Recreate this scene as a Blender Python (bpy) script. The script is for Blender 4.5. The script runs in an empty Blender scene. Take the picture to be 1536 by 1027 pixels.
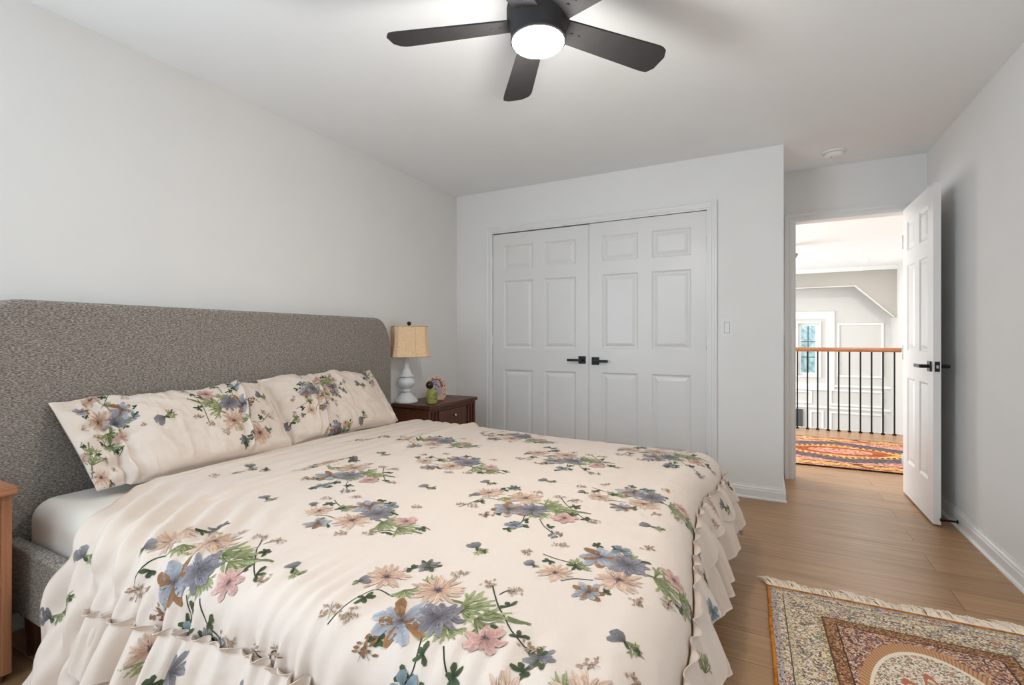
import bpy, bmesh, math, random
import numpy as np
from mathutils import Vector, Matrix

random.seed(7)
RNG = np.random.default_rng(11)
C = bpy.context.scene.collection
SC = bpy.context.scene
PI = math.pi

# ------------------------------------------------------------------ camera, world, light, exposure
CAM_H = 1.117
YAW = math.atan(378 / 725)
CO, SI = math.cos(YAW), math.sin(YAW)
cam_d = bpy.data.cameras.new('camera')
cam_d.sensor_width = 36.0
cam_d.lens = 725 / 1536 * 36.0
cam_d.shift_y = -6.5 / 1536
cam_d.clip_start = 0.02
cam = bpy.data.objects.new('camera', cam_d)
cam.location = (0, 0, CAM_H)
cam.rotation_euler = (PI / 2, 0, YAW)
C.objects.link(cam)
SC.camera = cam

SC.view_settings.view_transform = 'Standard'
SC.view_settings.look = 'None'
SC.view_settings.gamma = 1.0
SC.view_settings.use_curve_mapping = False
SC.view_settings.exposure = 0.11
SC.cycles.max_bounces = 10
SC.cycles.diffuse_bounces = 6
SC.cycles.use_denoising = True
SC.cycles.sample_clamp_indirect = 6.0

world = bpy.data.worlds.new('world')
SC.world = world
world.use_nodes = True
bg = world.node_tree.nodes['Background']
bg.inputs['Color'].default_value = (0.80, 0.92, 1.0, 1)
bg.inputs['Strength'].default_value = 1.6


def lamp(name, kind, loc, rot, power, color, size=None, size_y=None, spread=None):
    d = bpy.data.lights.new(name, kind)
    d.energy = power
    d.color = color
    if kind == 'AREA':
        d.shape = 'RECTANGLE' if size_y else 'DISK'
        d.size = size
        if size_y:
            d.size_y = size_y
        if spread:
            d.spread = spread
    elif size is not None:
        d.shadow_soft_size = size
    o = bpy.data.objects.new(name, d)
    o.location = loc
    o.rotation_euler = rot
    C.objects.link(o)
    return o


# daylight entering through the bedroom window behind the camera; foyer and hall fills are added lamps
lamp('window_daylight', 'AREA', (-2.53, -1.06, 1.45), (0, math.radians(-118), math.radians(14)), 70, (0.70, 0.86, 1.0), 1.4, 1.4)
lamp('foyer_fill', 'AREA', (-2.85, 8.9, 1.0), (PI / 2, 0, -PI / 2), 190, (0.95, 0.98, 1.0), 3.6, 2.4)  # added fill lamp, no window here; brightens the foyer and the open door
lamp('hall_fill', 'AREA', (-2.4, 5.75, 1.4), (PI / 2, 0, -PI / 2), 78, (0.95, 0.98, 1.0), 1.8, 1.6)  # another added fill without a window, lifts the hall near the doorway


# ------------------------------------------------------------------ node helpers
def lin(r, g, b):
    f = lambda v: (v / 255 / 12.92) if v / 255 <= 0.04045 else ((v / 255 + 0.055) / 1.055) ** 2.4
    return (f(r), f(g), f(b), 1.0)


class NT:
    def __init__(self, name):
        self.m = bpy.data.materials.new(name)
        self.m.use_nodes = True
        self.t = self.m.node_tree
        self.p = self.t.nodes['Principled BSDF']

    def node(self, typ, **kw):
        n = self.t.nodes.new(typ)
        for k, v in kw.items():
            setattr(n, k, v)
        return n

    def put(self, sock, v):
        if hasattr(v, 'is_output'):
            self.t.links.new(v, sock)
        else:
            sock.default_value = v

    def math(self, op, a, b=0.0, c=0.0, clamp=False):
        n = self.node('ShaderNodeMath', operation=op, use_clamp=clamp)
        self.put(n.inputs[0], a)
        self.put(n.inputs[1], b)
        self.put(n.inputs[2], c)
        return n.outputs[0]

    def step(self, x, edge):
        return self.math('GREATER_THAN', x, edge)

    def mix(self, f, a, b, mode='MIX'):
        n = self.node('ShaderNodeMix', data_type='RGBA', blend_type=mode)
        self.put(n.inputs[0], f)
        self.put(n.inputs[6], a)
        self.put(n.inputs[7], b)
        return n.outputs[2]

    def coord(self, which='Object'):
        return self.node('ShaderNodeTexCoord').outputs[which]

    def mapping(self, v, scale=(1, 1, 1), loc=(0, 0, 0), rot=(0, 0, 0)):
        n = self.node('ShaderNodeMapping')
        self.put(n.inputs['Vector'], v)
        n.inputs['Scale'].default_value = scale
        n.inputs['Location'].default_value = loc
        n.inputs['Rotation'].default_value = rot
        return n.outputs[0]

    def sep(self, v):
        n = self.node('ShaderNodeSeparateXYZ')
        self.put(n.inputs[0], v)
        return n.outputs

    def noise(self, v, scale, detail=2.0, rough=0.5, out=0):
        n = self.node('ShaderNodeTexNoise')
        self.put(n.inputs['Vector'], v)
        n.inputs['Scale'].default_value = scale
        n.inputs['Detail'].default_value = detail
        n.inputs['Roughness'].default_value = rough
        return n.outputs[out]

    def voronoi(self, v, scale, out='Color', feature='F1', rnd=1.0):
        n = self.node('ShaderNodeTexVoronoi', feature=feature)
        self.put(n.inputs['Vector'], v)
        n.inputs['Scale'].default_value = scale
        n.inputs['Randomness'].default_value = rnd
        return n.outputs[out]

    def ramp(self, f, stops, interp='LINEAR'):
        n = self.node('ShaderNodeValToRGB')
        n.color_ramp.interpolation = interp
        el = n.color_ramp.elements
        while len(el) < len(stops):
            el.new(0.5)
        for e, (p, c) in zip(el, stops):
            e.position = p
            e.color = c
        self.put(n.inputs[0], f)
        return n.outputs[0]

    def bump(self, h, strength=0.2, dist=0.002):
        n = self.node('ShaderNodeBump')
        n.inputs['Strength'].default_value = strength
        n.inputs['Distance'].default_value = dist
        self.put(n.inputs['Height'], h)
        self.t.links.new(n.outputs[0], self.p.inputs['Normal'])

    def base(self, c, rough=0.5, spec=0.5, metal=0.0):
        self.put(self.p.inputs['Base Color'], c)
        self.put(self.p.inputs['Roughness'], rough)
        self.p.inputs['Specular IOR Level'].default_value = spec
        self.p.inputs['Metallic'].default_value = metal
        return self


def plain(name, rgb, rough=0.5, spec=0.5, metal=0.0, var=0.05, scale=14.0, bump=0.0):
    w = NT(name)
    c = lin(*rgb)
    n = w.noise(w.coord(), scale, 3.0)
    lo = tuple(max(0, v * (1 - var)) for v in c[:3]) + (1,)
    hi = tuple(min(1, v * (1 + var)) for v in c[:3]) + (1,)
    w.base(w.ramp(n, [(0.3, lo), (0.7, hi)]), rough, spec, metal)
    if bump:
        w.bump(w.noise(w.coord(), scale * 20, 2.0), bump, 0.001)
    return w.m


M = {}
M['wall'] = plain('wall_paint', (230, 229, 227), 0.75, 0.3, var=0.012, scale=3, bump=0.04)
M['ceiling'] = plain('ceiling_paint', (241, 243, 244), 0.9, 0.2, var=0.012, scale=3, bump=0.06)
M['trim'] = plain('trim_paint', (227, 227, 226), 0.35, 0.45, var=0.01, scale=5)
M['door'] = plain('door_paint', (223, 222, 220), 0.34, 0.5, var=0.01, scale=6)
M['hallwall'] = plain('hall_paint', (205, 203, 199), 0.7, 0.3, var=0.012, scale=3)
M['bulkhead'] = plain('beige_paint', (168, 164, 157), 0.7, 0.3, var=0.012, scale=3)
M['black'] = plain('black_metal', (38, 38, 39), 0.42, 0.5, 0.6, var=0.08)
M['chrome'] = plain('brushed_steel', (196, 196, 194), 0.25, 0.5, 1.0)
M['fan'] = plain('fan_charcoal', (58, 57, 58), 0.75, 0.2, var=0.06, scale=30)
M['white_plastic'] = plain('white_plastic', (232, 232, 230), 0.4, 0.45, var=0.01)
M['ceramic'] = plain('white_ceramic', (226, 228, 230), 0.18, 0.55, var=0.02)
M['void'] = plain('dark_void', (20, 20, 22), 0.8, 0.2)
M['rubber'] = plain('black_rubber', (24, 22, 24), 0.6, 0.3)


def fabric(name, dark, light, su, sv, rough=0.95):
    w = NT(name)
    v = w.mapping(w.coord(), (su, su, sv))
    n = w.noise(v, 1.0, 3.0, 0.65)
    n2 = w.noise(w.coord(), 900.0, 1.0)
    f = w.math('ADD', w.math('MULTIPLY', n, 0.75), w.math('MULTIPLY', n2, 0.25))
    w.base(w.ramp(f, [(0.36, lin(*dark)), (0.5, lin(*[(a + b) / 2 for a, b in zip(dark, light)])), (0.64, lin(*light))]), rough, 0.15)
    w.bump(f, 0.5, 0.002)
    w.p.inputs['Sheen Weight'].default_value = 0.15
    return w.m


M['upholstery'] = fabric('grey_weave', (82, 77, 72), (188, 179, 170), 110, 340)


def wood(name, dark, mid, light, along='z', rough=0.4, ring=60):
    w = NT(name)
    sc = {'x': (2.0, ring, ring), 'y': (ring, 2.0, ring), 'z': (ring, ring, 2.0)}[along]
    v = w.mapping(w.coord(), sc)
    n = w.noise(v, 1.0, 5.0, 0.6)
    n2 = w.noise(w.coord(), 4.0, 2.0)
    f = w.math('ADD', w.math('MULTIPLY', n, 0.7), w.math('MULTIPLY', n2, 0.3))
    w.base(w.ramp(f, [(0.32, lin(*dark)), (0.5, lin(*mid)), (0.68, lin(*light))]), rough, 0.4)
    w.bump(n, 0.12, 0.001)
    return w.m


M['walnut_y'] = wood('walnut_along', (58, 32, 22), (88, 50, 34), (112, 68, 48), 'y')
M['walnut_z'] = wood('walnut_upright', (60, 34, 24), (90, 52, 36), (114, 70, 50), 'z')
M['walnut_lit_y'] = wood('walnut_lit_along', (136, 88, 60), (176, 120, 86), (200, 144, 106), 'y')  # the same walnut lightened, light on the near nightstand put into its colour
M['walnut_lit_z'] = wood('walnut_lit_upright', (128, 84, 58), (170, 116, 84), (194, 138, 102), 'z')
M['oakrail'] = wood('rail_oak', (132, 84, 52), (164, 108, 70), (186, 130, 90), 'x', 0.35)


def floor_mat():
    w = NT('oak_planks')
    co = w.coord()
    br = w.node('ShaderNodeTexBrick')
    w.put(br.inputs['Vector'], w.mapping(co, (1, 1, 1), (0.37, 0.045, 0)))
    br.offset = 0.37
    br.inputs['Color1'].default_value = (0.0, 0.0, 0.0, 1)
    br.inputs['Color2'].default_value = (1, 1, 1, 1)
    br.inputs['Mortar'].default_value = (0.5, 0.5, 0.5, 1)
    br.inputs['Scale'].default_value = 1.0
    br.inputs['Mortar Size'].default_value = 0.0017
    br.inputs['Mortar Smooth'].default_value = 0.1
    br.inputs['Brick Width'].default_value = 1.75
    br.inputs['Row Height'].default_value = 0.19
    plank = w.sep(br.outputs['Color'])[0]
    # grain, shifted from plank to plank
    off = w.node('ShaderNodeCombineXYZ')
    w.put(off.inputs[0], w.math('MULTIPLY', plank, 13.0))
    w.put(off.inputs[1], w.math('MULTIPLY', plank, 7.0))
    add = w.node('ShaderNodeVectorMath', operation='ADD')
    w.put(add.inputs[0], co)
    w.put(add.inputs[1], off.outputs[0])
    g1 = w.noise(w.mapping(add.outputs[0], (2.6, 46, 1)), 1.0, 5.0, 0.62)
    g2 = w.noise(w.mapping(add.outputs[0], (1.0, 6, 1)), 1.0, 4.0, 0.55)
    wv = w.node('ShaderNodeTexWave', wave_type='BANDS', bands_direction='Y')
    w.put(wv.inputs['Vector'], w.mapping(add.outputs[0], (0.35, 5.5, 1)))
    wv.inputs['Scale'].default_value = 1.6
    wv.inputs['Distortion'].default_value = 7.0
    wv.inputs['Detail'].default_value = 2.0
    wv.inputs['Detail Scale'].default_value = 0.8
    f = w.math('ADD', w.math('MULTIPLY', g1, 0.46), w.math('ADD', w.math('MULTIPLY', g2, 0.46), w.math('MULTIPLY', wv.outputs['Fac'], 0.06)))
    col = w.ramp(f, [(0.28, lin(132, 99, 67)), (0.44, lin(163, 126, 89)), (0.56, lin(174, 136, 98)), (0.76, lin(188, 151, 112))])
    tint = w.ramp(plank, [(0.0, (0.90, 0.89, 0.88, 1)), (0.5, (1.0, 1.0, 1.0, 1)), (1.0, (1.06, 1.04, 1.02, 1))])
    col = w.mix(1.0, col, tint, 'MULTIPLY')
    col = w.mix(w.math('MULTIPLY', br.outputs['Fac'], 0.8), col, lin(74, 50, 32))
    w.base(col, w.ramp(g1, [(0.3, (0.42,) * 3 + (1,)), (0.7, (0.30,) * 3 + (1,))]), 0.42)
    w.bump(w.math('SUBTRACT', g1, w.math('MULTIPLY', br.outputs['Fac'], 2.0)), 0.10, 0.001)
    return w.m


M['floor'] = floor_mat()


def cotton_mat(name, sheen=0.1):
    w = NT(name)
    a = w.node('ShaderNodeVertexColor', layer_name='print')
    w.base(a.outputs['Color'], 0.62, 0.25)
    w.p.inputs['Sheen Weight'].default_value = sheen
    n = w.noise(w.mapping(w.coord(), (1.0, 0.6, 1.0)), 26.0, 4.0, 0.55)
    w.bump(n, 0.17, 0.010)
    return w.m


M['cotton'] = cotton_mat('printed_cotton')
M['sheet'] = plain('sheet_cotton', (226, 218, 208), 0.7, 0.2, var=0.02, scale=6, bump=0.05)


# ------------------------------------------------------------------ object helpers
def tag(o, label=None, cat=None, group=None, kind=None):
    if label:
        o['label'] = label
    if cat:
        o['category'] = cat
    if group:
        o['group'] = group
    if kind:
        o['kind'] = kind
    return o


def empty(name, loc, label, cat, group=None, kind=None, rz=0.0):
    o = bpy.data.objects.new(name, None)
    o.empty_display_size = 0.05
    o.location = loc
    o.rotation_euler = (0, 0, rz)
    C.objects.link(o)
    return tag(o, label, cat, group, kind)


class MB:
    def __init__(self):
        self.v, self.f, self.mi = [], [], []

    def add(self, vs, fs, m=0):
        b = len(self.v)
        self.v += [tuple(v) for v in vs]
        self.f += [tuple(i + b for i in f) for f in fs]
        self.mi += [m] * len(fs)
        return self

    def box(self, x0, x1, y0, y1, z0, z1, m=0):
        vs = [(x0, y0, z0), (x1, y0, z0), (x1, y1, z0), (x0, y1, z0), (x0, y0, z1), (x1, y0, z1), (x1, y1, z1), (x0, y1, z1)]
        return self.add(vs, [(0, 3, 2, 1), (4, 5, 6, 7), (0, 1, 5, 4), (1, 2, 6, 5), (2, 3, 7, 6), (3, 0, 4, 7)], m)

    def lathe(self, prof, c=(0, 0, 0), n=40, axis='z', m=0, cap=True):
        vs, fs = [], []
        for r, h in prof:
            for k in range(n):
                a = 2 * PI * k / n
                p = (r * math.cos(a), r * math.sin(a), h)
                if axis == 'x':
                    p = (h, p[0], p[1])
                elif axis == 'y':
                    p = (p[1], h, p[0])
                vs.append((p[0] + c[0], p[1] + c[1], p[2] + c[2]))
        for i in range(len(prof) - 1):
            for k in range(n):
                a, b = i * n + k, i * n + (k + 1) % n
                fs.append((a, b, b + n, a + n))
        if cap:
            fs.append(tuple(reversed(range(n))))
            fs.append(tuple(range((len(prof) - 1) * n, len(prof) * n)))
        return self.add(vs, fs, m)

    def prism(self, poly, axis, a, b, m=0):
        """poly: list of 2-D points; axis: extrusion axis"""
        def pt(u, v, w):
            return {'x': (w, u, v), 'y': (u, w, v), 'z': (u, v, w)}[axis]
        n = len(poly)
        vs = [pt(u, v, a) for u, v in poly] + [pt(u, v, b) for u, v in poly]
        fs = [tuple(range(n)), tuple(reversed(range(n, 2 * n)))]
        fs += [(i, i + n, (i + 1) % n + n, (i + 1) % n) for i in range(n)]
        return self.add(vs, fs, m)

    def tube(self, pts, r, n=8, m=0):
        pts = [Vector(p) for p in pts]
        vs, fs = [], []
        for i, p in enumerate(pts):
            d = (pts[min(i + 1, len(pts) - 1)] - pts[max(i - 1, 0)]).normalized()
            up = Vector((0, 0, 1)) if abs(d.z) < 0.9 else Vector((1, 0, 0))
            s = d.cross(up).normalized()
            t = s.cross(d)
            rr = r[i] if isinstance(r, (list, tuple)) else r
            for k in range(n):
                a = 2 * PI * k / n
                vs.append(p + s * math.cos(a) * rr + t * math.sin(a) * rr)
        for i in range(len(pts) - 1):
            for k in range(n):
                a, b = i * n + k, i * n + (k + 1) % n
                fs.append((a, b, b + n, a + n))
        fs.append(tuple(reversed(range(n))))
        fs.append(tuple(range((len(pts) - 1) * n, len(pts) * n)))
        return self.add(vs, fs, m)

    def sphere(self, c, r, nu=16, nv=10, sc=(1, 1, 1), m=0):
        vs, fs = [], []
        for j in range(nv + 1):
            t = PI * j / nv
            for k in range(nu):
                a = 2 * PI * k / nu
                vs.append((c[0] + r * sc[0] * math.sin(t) * math.cos(a), c[1] + r * sc[1] * math.sin(t) * math.sin(a), c[2] - r * sc[2] * math.cos(t)))
        for j in range(nv):
            for k in range(nu):
                a, b = j * nu + k, j * nu + (k + 1) % nu
                fs.append((a, b, b + nu, a + nu))
        return self.add(vs, fs, m)

    def build(self, name, mats, parent=None, smooth=False, bevel=0.0, seg=2, fix=True, loc=None):
        me = bpy.data.meshes.new(name)
        me.from_pydata(self.v, [], self.f)
        if not isinstance(mats, (list, tuple)):
            mats = [mats]
        for mt in mats:
            me.materials.append(mt)
        me.polygons.foreach_set('material_index', self.mi)
        if fix:
            bm = bmesh.new()
            bm.from_mesh(me)
            bmesh.ops.remove_doubles(bm, verts=bm.verts, dist=1e-6)
            bmesh.ops.recalc_face_normals(bm, faces=bm.faces)
            bm.to_mesh(me)
            bm.free()
        if smooth:
            me.polygons.foreach_set('use_smooth', [True] * len(me.polygons))
        me.update()
        o = bpy.data.objects.new(name, me)
        C.objects.link(o)
        if parent:
            o.parent = parent
        if loc:
            o.location = loc
        if bevel:
            b = o.modifiers.new('bevel', 'BEVEL')
            b.width = bevel
            b.segments = seg
            b.limit_method = 'ANGLE'
            b.angle_limit = math.radians(40)
            if not smooth:
                me.polygons.foreach_set('use_smooth', [True] * len(me.polygons))
                wn = o.modifiers.new('normals', 'WEIGHTED_NORMAL')
                wn.keep_sharp = True
        return o


def copy_tree(o, parent=None):
    c = o.copy()
    C.objects.link(c)
    if parent:
        c.parent = parent
    for ch in list(o.children):
        copy_tree(ch, c)
    return c


def struct(mb, name, mat, label, cat, parent=None, **kw):
    o = mb.build(name, mat, parent, **kw)
    return tag(o, label, cat, None, 'structure')


def wall_grid(axis, a, b, us, zs, holes):
    """solid wall slab between a and b on the given normal axis with rectangular holes (u0,u1,z0,z1)"""
    U = sorted(set(list(us) + [h[0] for h in holes] + [h[1] for h in holes]))
    Z = sorted(set(list(zs) + [h[2] for h in holes] + [h[3] for h in holes]))
    mb = MB()

    def solid(i, j):
        if i < 0 or j < 0 or i >= len(U) - 1 or j >= len(Z) - 1:
            return False
        cu, cz = (U[i] + U[i + 1]) / 2, (Z[j] + Z[j + 1]) / 2
        return not any(h[0] < cu < h[1] and h[2] < cz < h[3] for h in holes)

    def P(u, w, z):
        return (u, w, z) if axis == 'y' else (w, u, z)
    for i in range(len(U) - 1):
        for j in range(len(Z) - 1):
            if not solid(i, j):
                continue
            u0, u1, z0, z1 = U[i], U[i + 1], Z[j], Z[j + 1]
            for w in (a, b):
                mb.add([P(u0, w, z0), P(u1, w, z0), P(u1, w, z1), P(u0, w, z1)], [(0, 1, 2, 3)])
            if not solid(i - 1, j):
                mb.add([P(u0, a, z0), P(u0, b, z0), P(u0, b, z1), P(u0, a, z1)], [(0, 1, 2, 3)])
            if not solid(i + 1, j):
                mb.add([P(u1, a, z0), P(u1, b, z0), P(u1, b, z1), P(u1, a, z1)], [(0, 1, 2, 3)])
            if not solid(i, j - 1):
                mb.add([P(u0, a, z0), P(u1, a, z0), P(u1, b, z0), P(u0, b, z0)], [(0, 1, 2, 3)])
            if not solid(i, j + 1):
                mb.add([P(u0, a, z1), P(u1, a, z1), P(u1, b, z1), P(u0, b, z1)], [(0, 1, 2, 3)])
    return mb


# ------------------------------------------------------------------ room shell
XL, XR, YC, YF, YB, ZC = -2.56, 1.03, 3.785, 4.43, -1.90, 2.44
HX0, HX1, HY1, BULK = -3.0, 2.14, 7.0, 11.0
T = 0.12
CL0, CL1, CLZ = -2.172, -0.364, 2.055        # closet opening
DO0, DO1, DOZ = 0.209, 0.935, 2.04           # hall doorway
EN = 0.119                                    # the corner where the closet wall ends

struct(MB().box(HX0 - T, HX1 + T, YB - T, HY1, -0.06, 0.0), 'floor', M['floor'], 'wide oak plank floor running through the bedroom and out to the hall', 'floor')
struct(MB().box(HX0 - T, HX1 + T, YB - T, BULK + 0.9, ZC, ZC + 0.06), 'ceiling', M['ceiling'], 'flat pale ceiling over the bedroom', 'ceiling')
struct(wall_grid('x', XL - T, XL, (YB - T, YF), (0, ZC), [(-1.80, -0.32, 0.7, 2.2)]), 'wall_left', M['wall'], 'long plain white wall behind the grey headboard', 'wall')
struct(wall_grid('x', XR, XR + T, (YB - T, YF), (0, ZC), []), 'wall_right', M['wall'], 'white wall on the right beside the open door', 'wall')
struct(wall_grid('y', YC, YC + 0.10, (XL, EN), (0, ZC), [(CL0, CL1, -0.01, CLZ)]), 'wall_closet', M['wall'], 'white wall holding the double closet doors', 'wall')
struct(wall_grid('x', EN - 0.10, EN, (YC + 0.10, YF), (0, ZC), []), 'wall_alcove', M['wall'], 'short return wall beside the doorway, behind the closet corner', 'wall')
struct(wall_grid('y', YF, YF + T, (HX0 - T, HX1 + T), (0, ZC), [(DO0, DO1, -0.01, DOZ)]), 'wall_far', M['wall'], 'recessed white wall with the hall doorway', 'wall')
struct(wall_grid('y', YB - T, YB, (XL, XR), (0, ZC), []), 'wall_behind', M['wall'], 'plain white wall behind the photographer', 'wall')

# bedroom window, on the left wall nearer than the photograph shows
wn = empty('window_1', (XL - 0.06, -1.06, 0.7), 'white framed bedroom window in the left wall, nearer than the bed', 'window', None, 'structure')
f = MB()
for y0, y1, z0, z1 in ((-0.74, 0.74, 0, 0.05), (-0.74, 0.74, 1.45, 1.5), (-0.74, -0.69, 0.05, 1.45), (0.69, 0.74, 0.05, 1.45), (-0.025, 0.025, 0.05, 1.45)):
    f.box(-0.03, 0.03, y0, y1, z0, z1)
f.build('window_frame', M['trim'], wn)

# hall and foyer shell
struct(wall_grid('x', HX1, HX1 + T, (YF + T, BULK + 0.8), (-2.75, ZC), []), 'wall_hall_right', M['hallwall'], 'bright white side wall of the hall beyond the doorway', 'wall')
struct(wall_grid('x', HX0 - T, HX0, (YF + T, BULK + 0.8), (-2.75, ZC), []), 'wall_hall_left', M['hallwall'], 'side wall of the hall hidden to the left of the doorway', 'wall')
struct(MB().box(HX0 - T, HX1 + T, HY1, BULK + 0.8, -2.8, -2.75), 'floor_foyer', M['floor'], 'lower storey floor below the hall railing', 'floor')
struct(MB().box(HX0, HX1, HY1, HY1 + 0.03, -0.40, 0.012), 'trim_landing', M['trim'], 'white edge board along the landing under the railing', 'trim')
# bulkhead wall with a clipped-corner opening
b = MB()
b.prism([(HX0, 2.10), (1.52, 2.10), (2.11, 1.50), (HX1, 1.50), (HX1, ZC), (HX0, ZC)], 'y', BULK, BULK + 0.28)
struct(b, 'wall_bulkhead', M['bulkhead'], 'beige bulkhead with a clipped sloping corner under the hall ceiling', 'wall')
b = MB()
b.prism([(HX0, 2.088), (1.512, 2.088), (2.088, 1.50), (2.11, 1.50), (1.522, 2.105), (HX0, 2.105)], 'y', BULK - 0.012, BULK + 0.06)
struct(b, 'trim_bulkhead', M['hallwall'], 'thin white edge trim following the clipped bulkhead corner', 'trim')
struct(MB().box(HX0, HX1, BULK - 0.06, BULK, ZC - 0.07, ZC), 'trim_cornice', M['trim'], 'white cornice where the hall ceiling meets the beige bulkhead', 'trim')

FW = 11.5
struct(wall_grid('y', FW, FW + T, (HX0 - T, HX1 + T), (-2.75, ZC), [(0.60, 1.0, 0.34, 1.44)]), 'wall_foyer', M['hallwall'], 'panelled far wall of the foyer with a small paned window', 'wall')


def frame_mb(x0, x1, z0, z1, y, w, d):
    m_ = MB()
    m_.box(x0, x1, y - d, y, z0, z0 + w)
    m_.box(x0, x1, y - d, y, z1 - w, z1)
    m_.box(x0, x0 + w, y - d, y, z0 + w, z1 - w)
    m_.box(x1 - w, x1, y - d, y, z0 + w, z1 - w)
    return m_


pan = MB()
for x0, x1, z0, z1 in ((1.29, 2.03, 0.35, 1.41), (1.16, 2.03, -0.22, 0.10), (1.16, 2.03, -1.3, -0.34), (0.25, 0.86, -0.20, 0.05), (0.82, 1.06, -1.3, -0.34)):
    q = frame_mb(x0, x1, z0, z1, FW, 0.035, 0.022)
    pan.add(q.v, q.f)
pan.box(1.245, HX1, FW - 0.03, FW, 0.15, 0.19)
pan.box(HX0, 0.355, FW - 0.03, FW, 0.15, 0.19)
pan.box(HX0, HX1, FW - 0.03, FW, -0.285, -0.25)
struct(pan, 'trim_panel', M['trim'], 'raised panel mouldings on the foyer far wall', 'trim')

wn = empty('window_2', (0.80, FW, 0.34), 'small paned foyer window seen above the stair railing', 'window', None, 'structure')
q = MB()
for x0, x1, z0, z1, d in ((-0.44, 0.44, -0.27, 1.31, 0.03),):
    w_ = 0.14
    q.box(x0, x1, -d, 0, z0, z0 + w_)
    q.box(x0, x1, -d, 0, z1 - w_, z1)
    q.box(x0, x0 + w_, -d, 0, z0 + w_, z1 - w_)
    q.box(x1 - w_, x1, -d, 0, z0 + w_, z1 - w_)
q.build('casing', M['trim'], wn)
q = frame_mb(-0.215, 0.215, -0.01, 1.11, 0.02, 0.03, 0.05)
q.build('inner_casing', M['trim'], wn)
q = frame_mb(-0.20, 0.20, 0.0, 1.10, 0.09, 0.075, 0.05)
q.build('window_frame', M['trim'], wn)
q = MB()
q.box(-0.012, 0.012, 0.05, 0.075, 0.075, 1.025)
for z in (0.39, 0.705):
    q.box(-0.125, 0.125, 0.052, 0.073, z - 0.011, z + 0.011)
q.build('muntin', plain('muntin_grey', (96, 112, 112), 0.5), wn)
gl = NT('pane_glass').base((0.86, 0.97, 0.97, 1), 0.02, 0.5)
gl.p.inputs['Transmission Weight'].default_value = 1.0
gl.p.inputs['IOR'].default_value = 1.05
MB().box(-0.126, 0.126, 0.055, 0.06, 0.07, 1.03).build('pane', gl.m, wn)

# trees outside that window
tm = plain('foliage', (214, 238, 234), 0.8, 0.2, var=0.4, scale=9)
for k, (tx, ty, tz, tr, lb) in enumerate(((1.0, 15.4, 0.6, 1.3, 'pale green tree crown outside the small foyer window'),)):
    tr_ = empty('tree', (tx, ty, -2.75), lb, 'tree')
    mb = MB()
    nu, nv = 26, 18
    mb.sphere((0, 0, tz + 2.75), tr, nu, nv)
    mb.v = [(x * (1 + 0.16 * math.sin(7 * z + 5 * y) * math.cos(6 * x)), y * (1 + 0.16 * math.sin(9 * x + 4 * z)), z + 0.08 * math.sin(11 * x + 3 * y)) for x, y, z in mb.v]
    mb.build('foliage', tm, tr_, smooth=True)
    MB().tube([(0, 0, 0), (0.05, 0, 1.2), (0, 0, tz + 2.4)], [0.12, 0.09, 0.06]).build('trunk', plain('bark', (96, 78, 62), 0.9), tr_)

# ------------------------------------------------------------------ mouldings
BASEP = [(0.0, 0.0), (0.015, 0.0), (0.015, 0.058), (0.012, 0.066), (0.012, 0.074), (0.006, 0.084), (0.005, 0.092), (0.0, 0.092)]


def baseboard(name, axis, wall, sgn, a, b_, label):
    mb = MB()
    mb.prism([(wall + sgn * u, v) for u, v in BASEP], axis, a, b_)
    # a shoe moulding in front
    mb.prism([(wall + sgn * u, v) for u, v in ((0.015, 0), (0.026, 0), (0.025, 0.008), (0.021, 0.014), (0.015, 0.017))], axis, a, b_)
    return struct(mb, name, M['trim'], label, 'baseboard')


baseboard('baseboard_right', 'y', XR, -1, YB, YF - 0.02, 'white moulded baseboard along the right wall')
baseboard('baseboard_left', 'y', XL, 1, YB, YC, 'white baseboard along the left wall behind the bed')
bb = MB()
bb.prism([(YC - u, v) for u, v in BASEP], 'x', CL1 + 0.066, EN + 0.012)
bb.prism([(YC - u, v) for u, v in ((0.015, 0), (0.024, 0), (0.023, 0.008), (0.015, 0.015))], 'x', CL1 + 0.066, EN + 0.020)
struct(bb, 'baseboard_closet', M['trim'], 'white baseboard ending at the outer corner by the doorway', 'baseboard')
bb = MB()
bb.prism([(EN + u, v) for u, v in BASEP], 'y', YC + 0.0005, YF - 0.022)
struct(bb, 'baseboard_alcove', M['trim'], 'white baseboard on the short return wall beside the doorway', 'baseboard')

CASP = [(0.0, 0.0), (0.0, 0.012), (0.010, 0.013), (0.014, 0.017), (0.030, 0.017), (0.034, 0.013), (0.044, 0.014), (0.052, 0.019), (0.066, 0.019), (0.066, 0.0)]


def casing(name, x0, x1, ztop, y, label, xlim=None):
    """mitred door casing: profile swept up one jamb, across the head and down the other; y = wall face, facing -y"""
    mb = MB()
    n = len(CASP)
    vs = []
    for (cx, cz, dx, dz) in ((x0, 0.0, -1, 0), (x0, ztop, -1, 1), (x1, ztop, 1, 1), (x1, 0.0, 1, 0)):
        for w_, d in CASP:
            vs.append((cx + dx * w_, y - d, cz + dz * w_))
    fs = []
    for s in range(3):
        for i in range(n):
            a, b2 = s * n + i, s * n + (i + 1) % n
            fs.append((a, b2, b2 + n, a + n))
    fs.append(tuple(range(n)))
    fs.append(tuple(range(3 * n, 4 * n)))
    mb.add(vs, fs)
    return struct(mb, name, M['trim'], label, 'trim')


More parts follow.
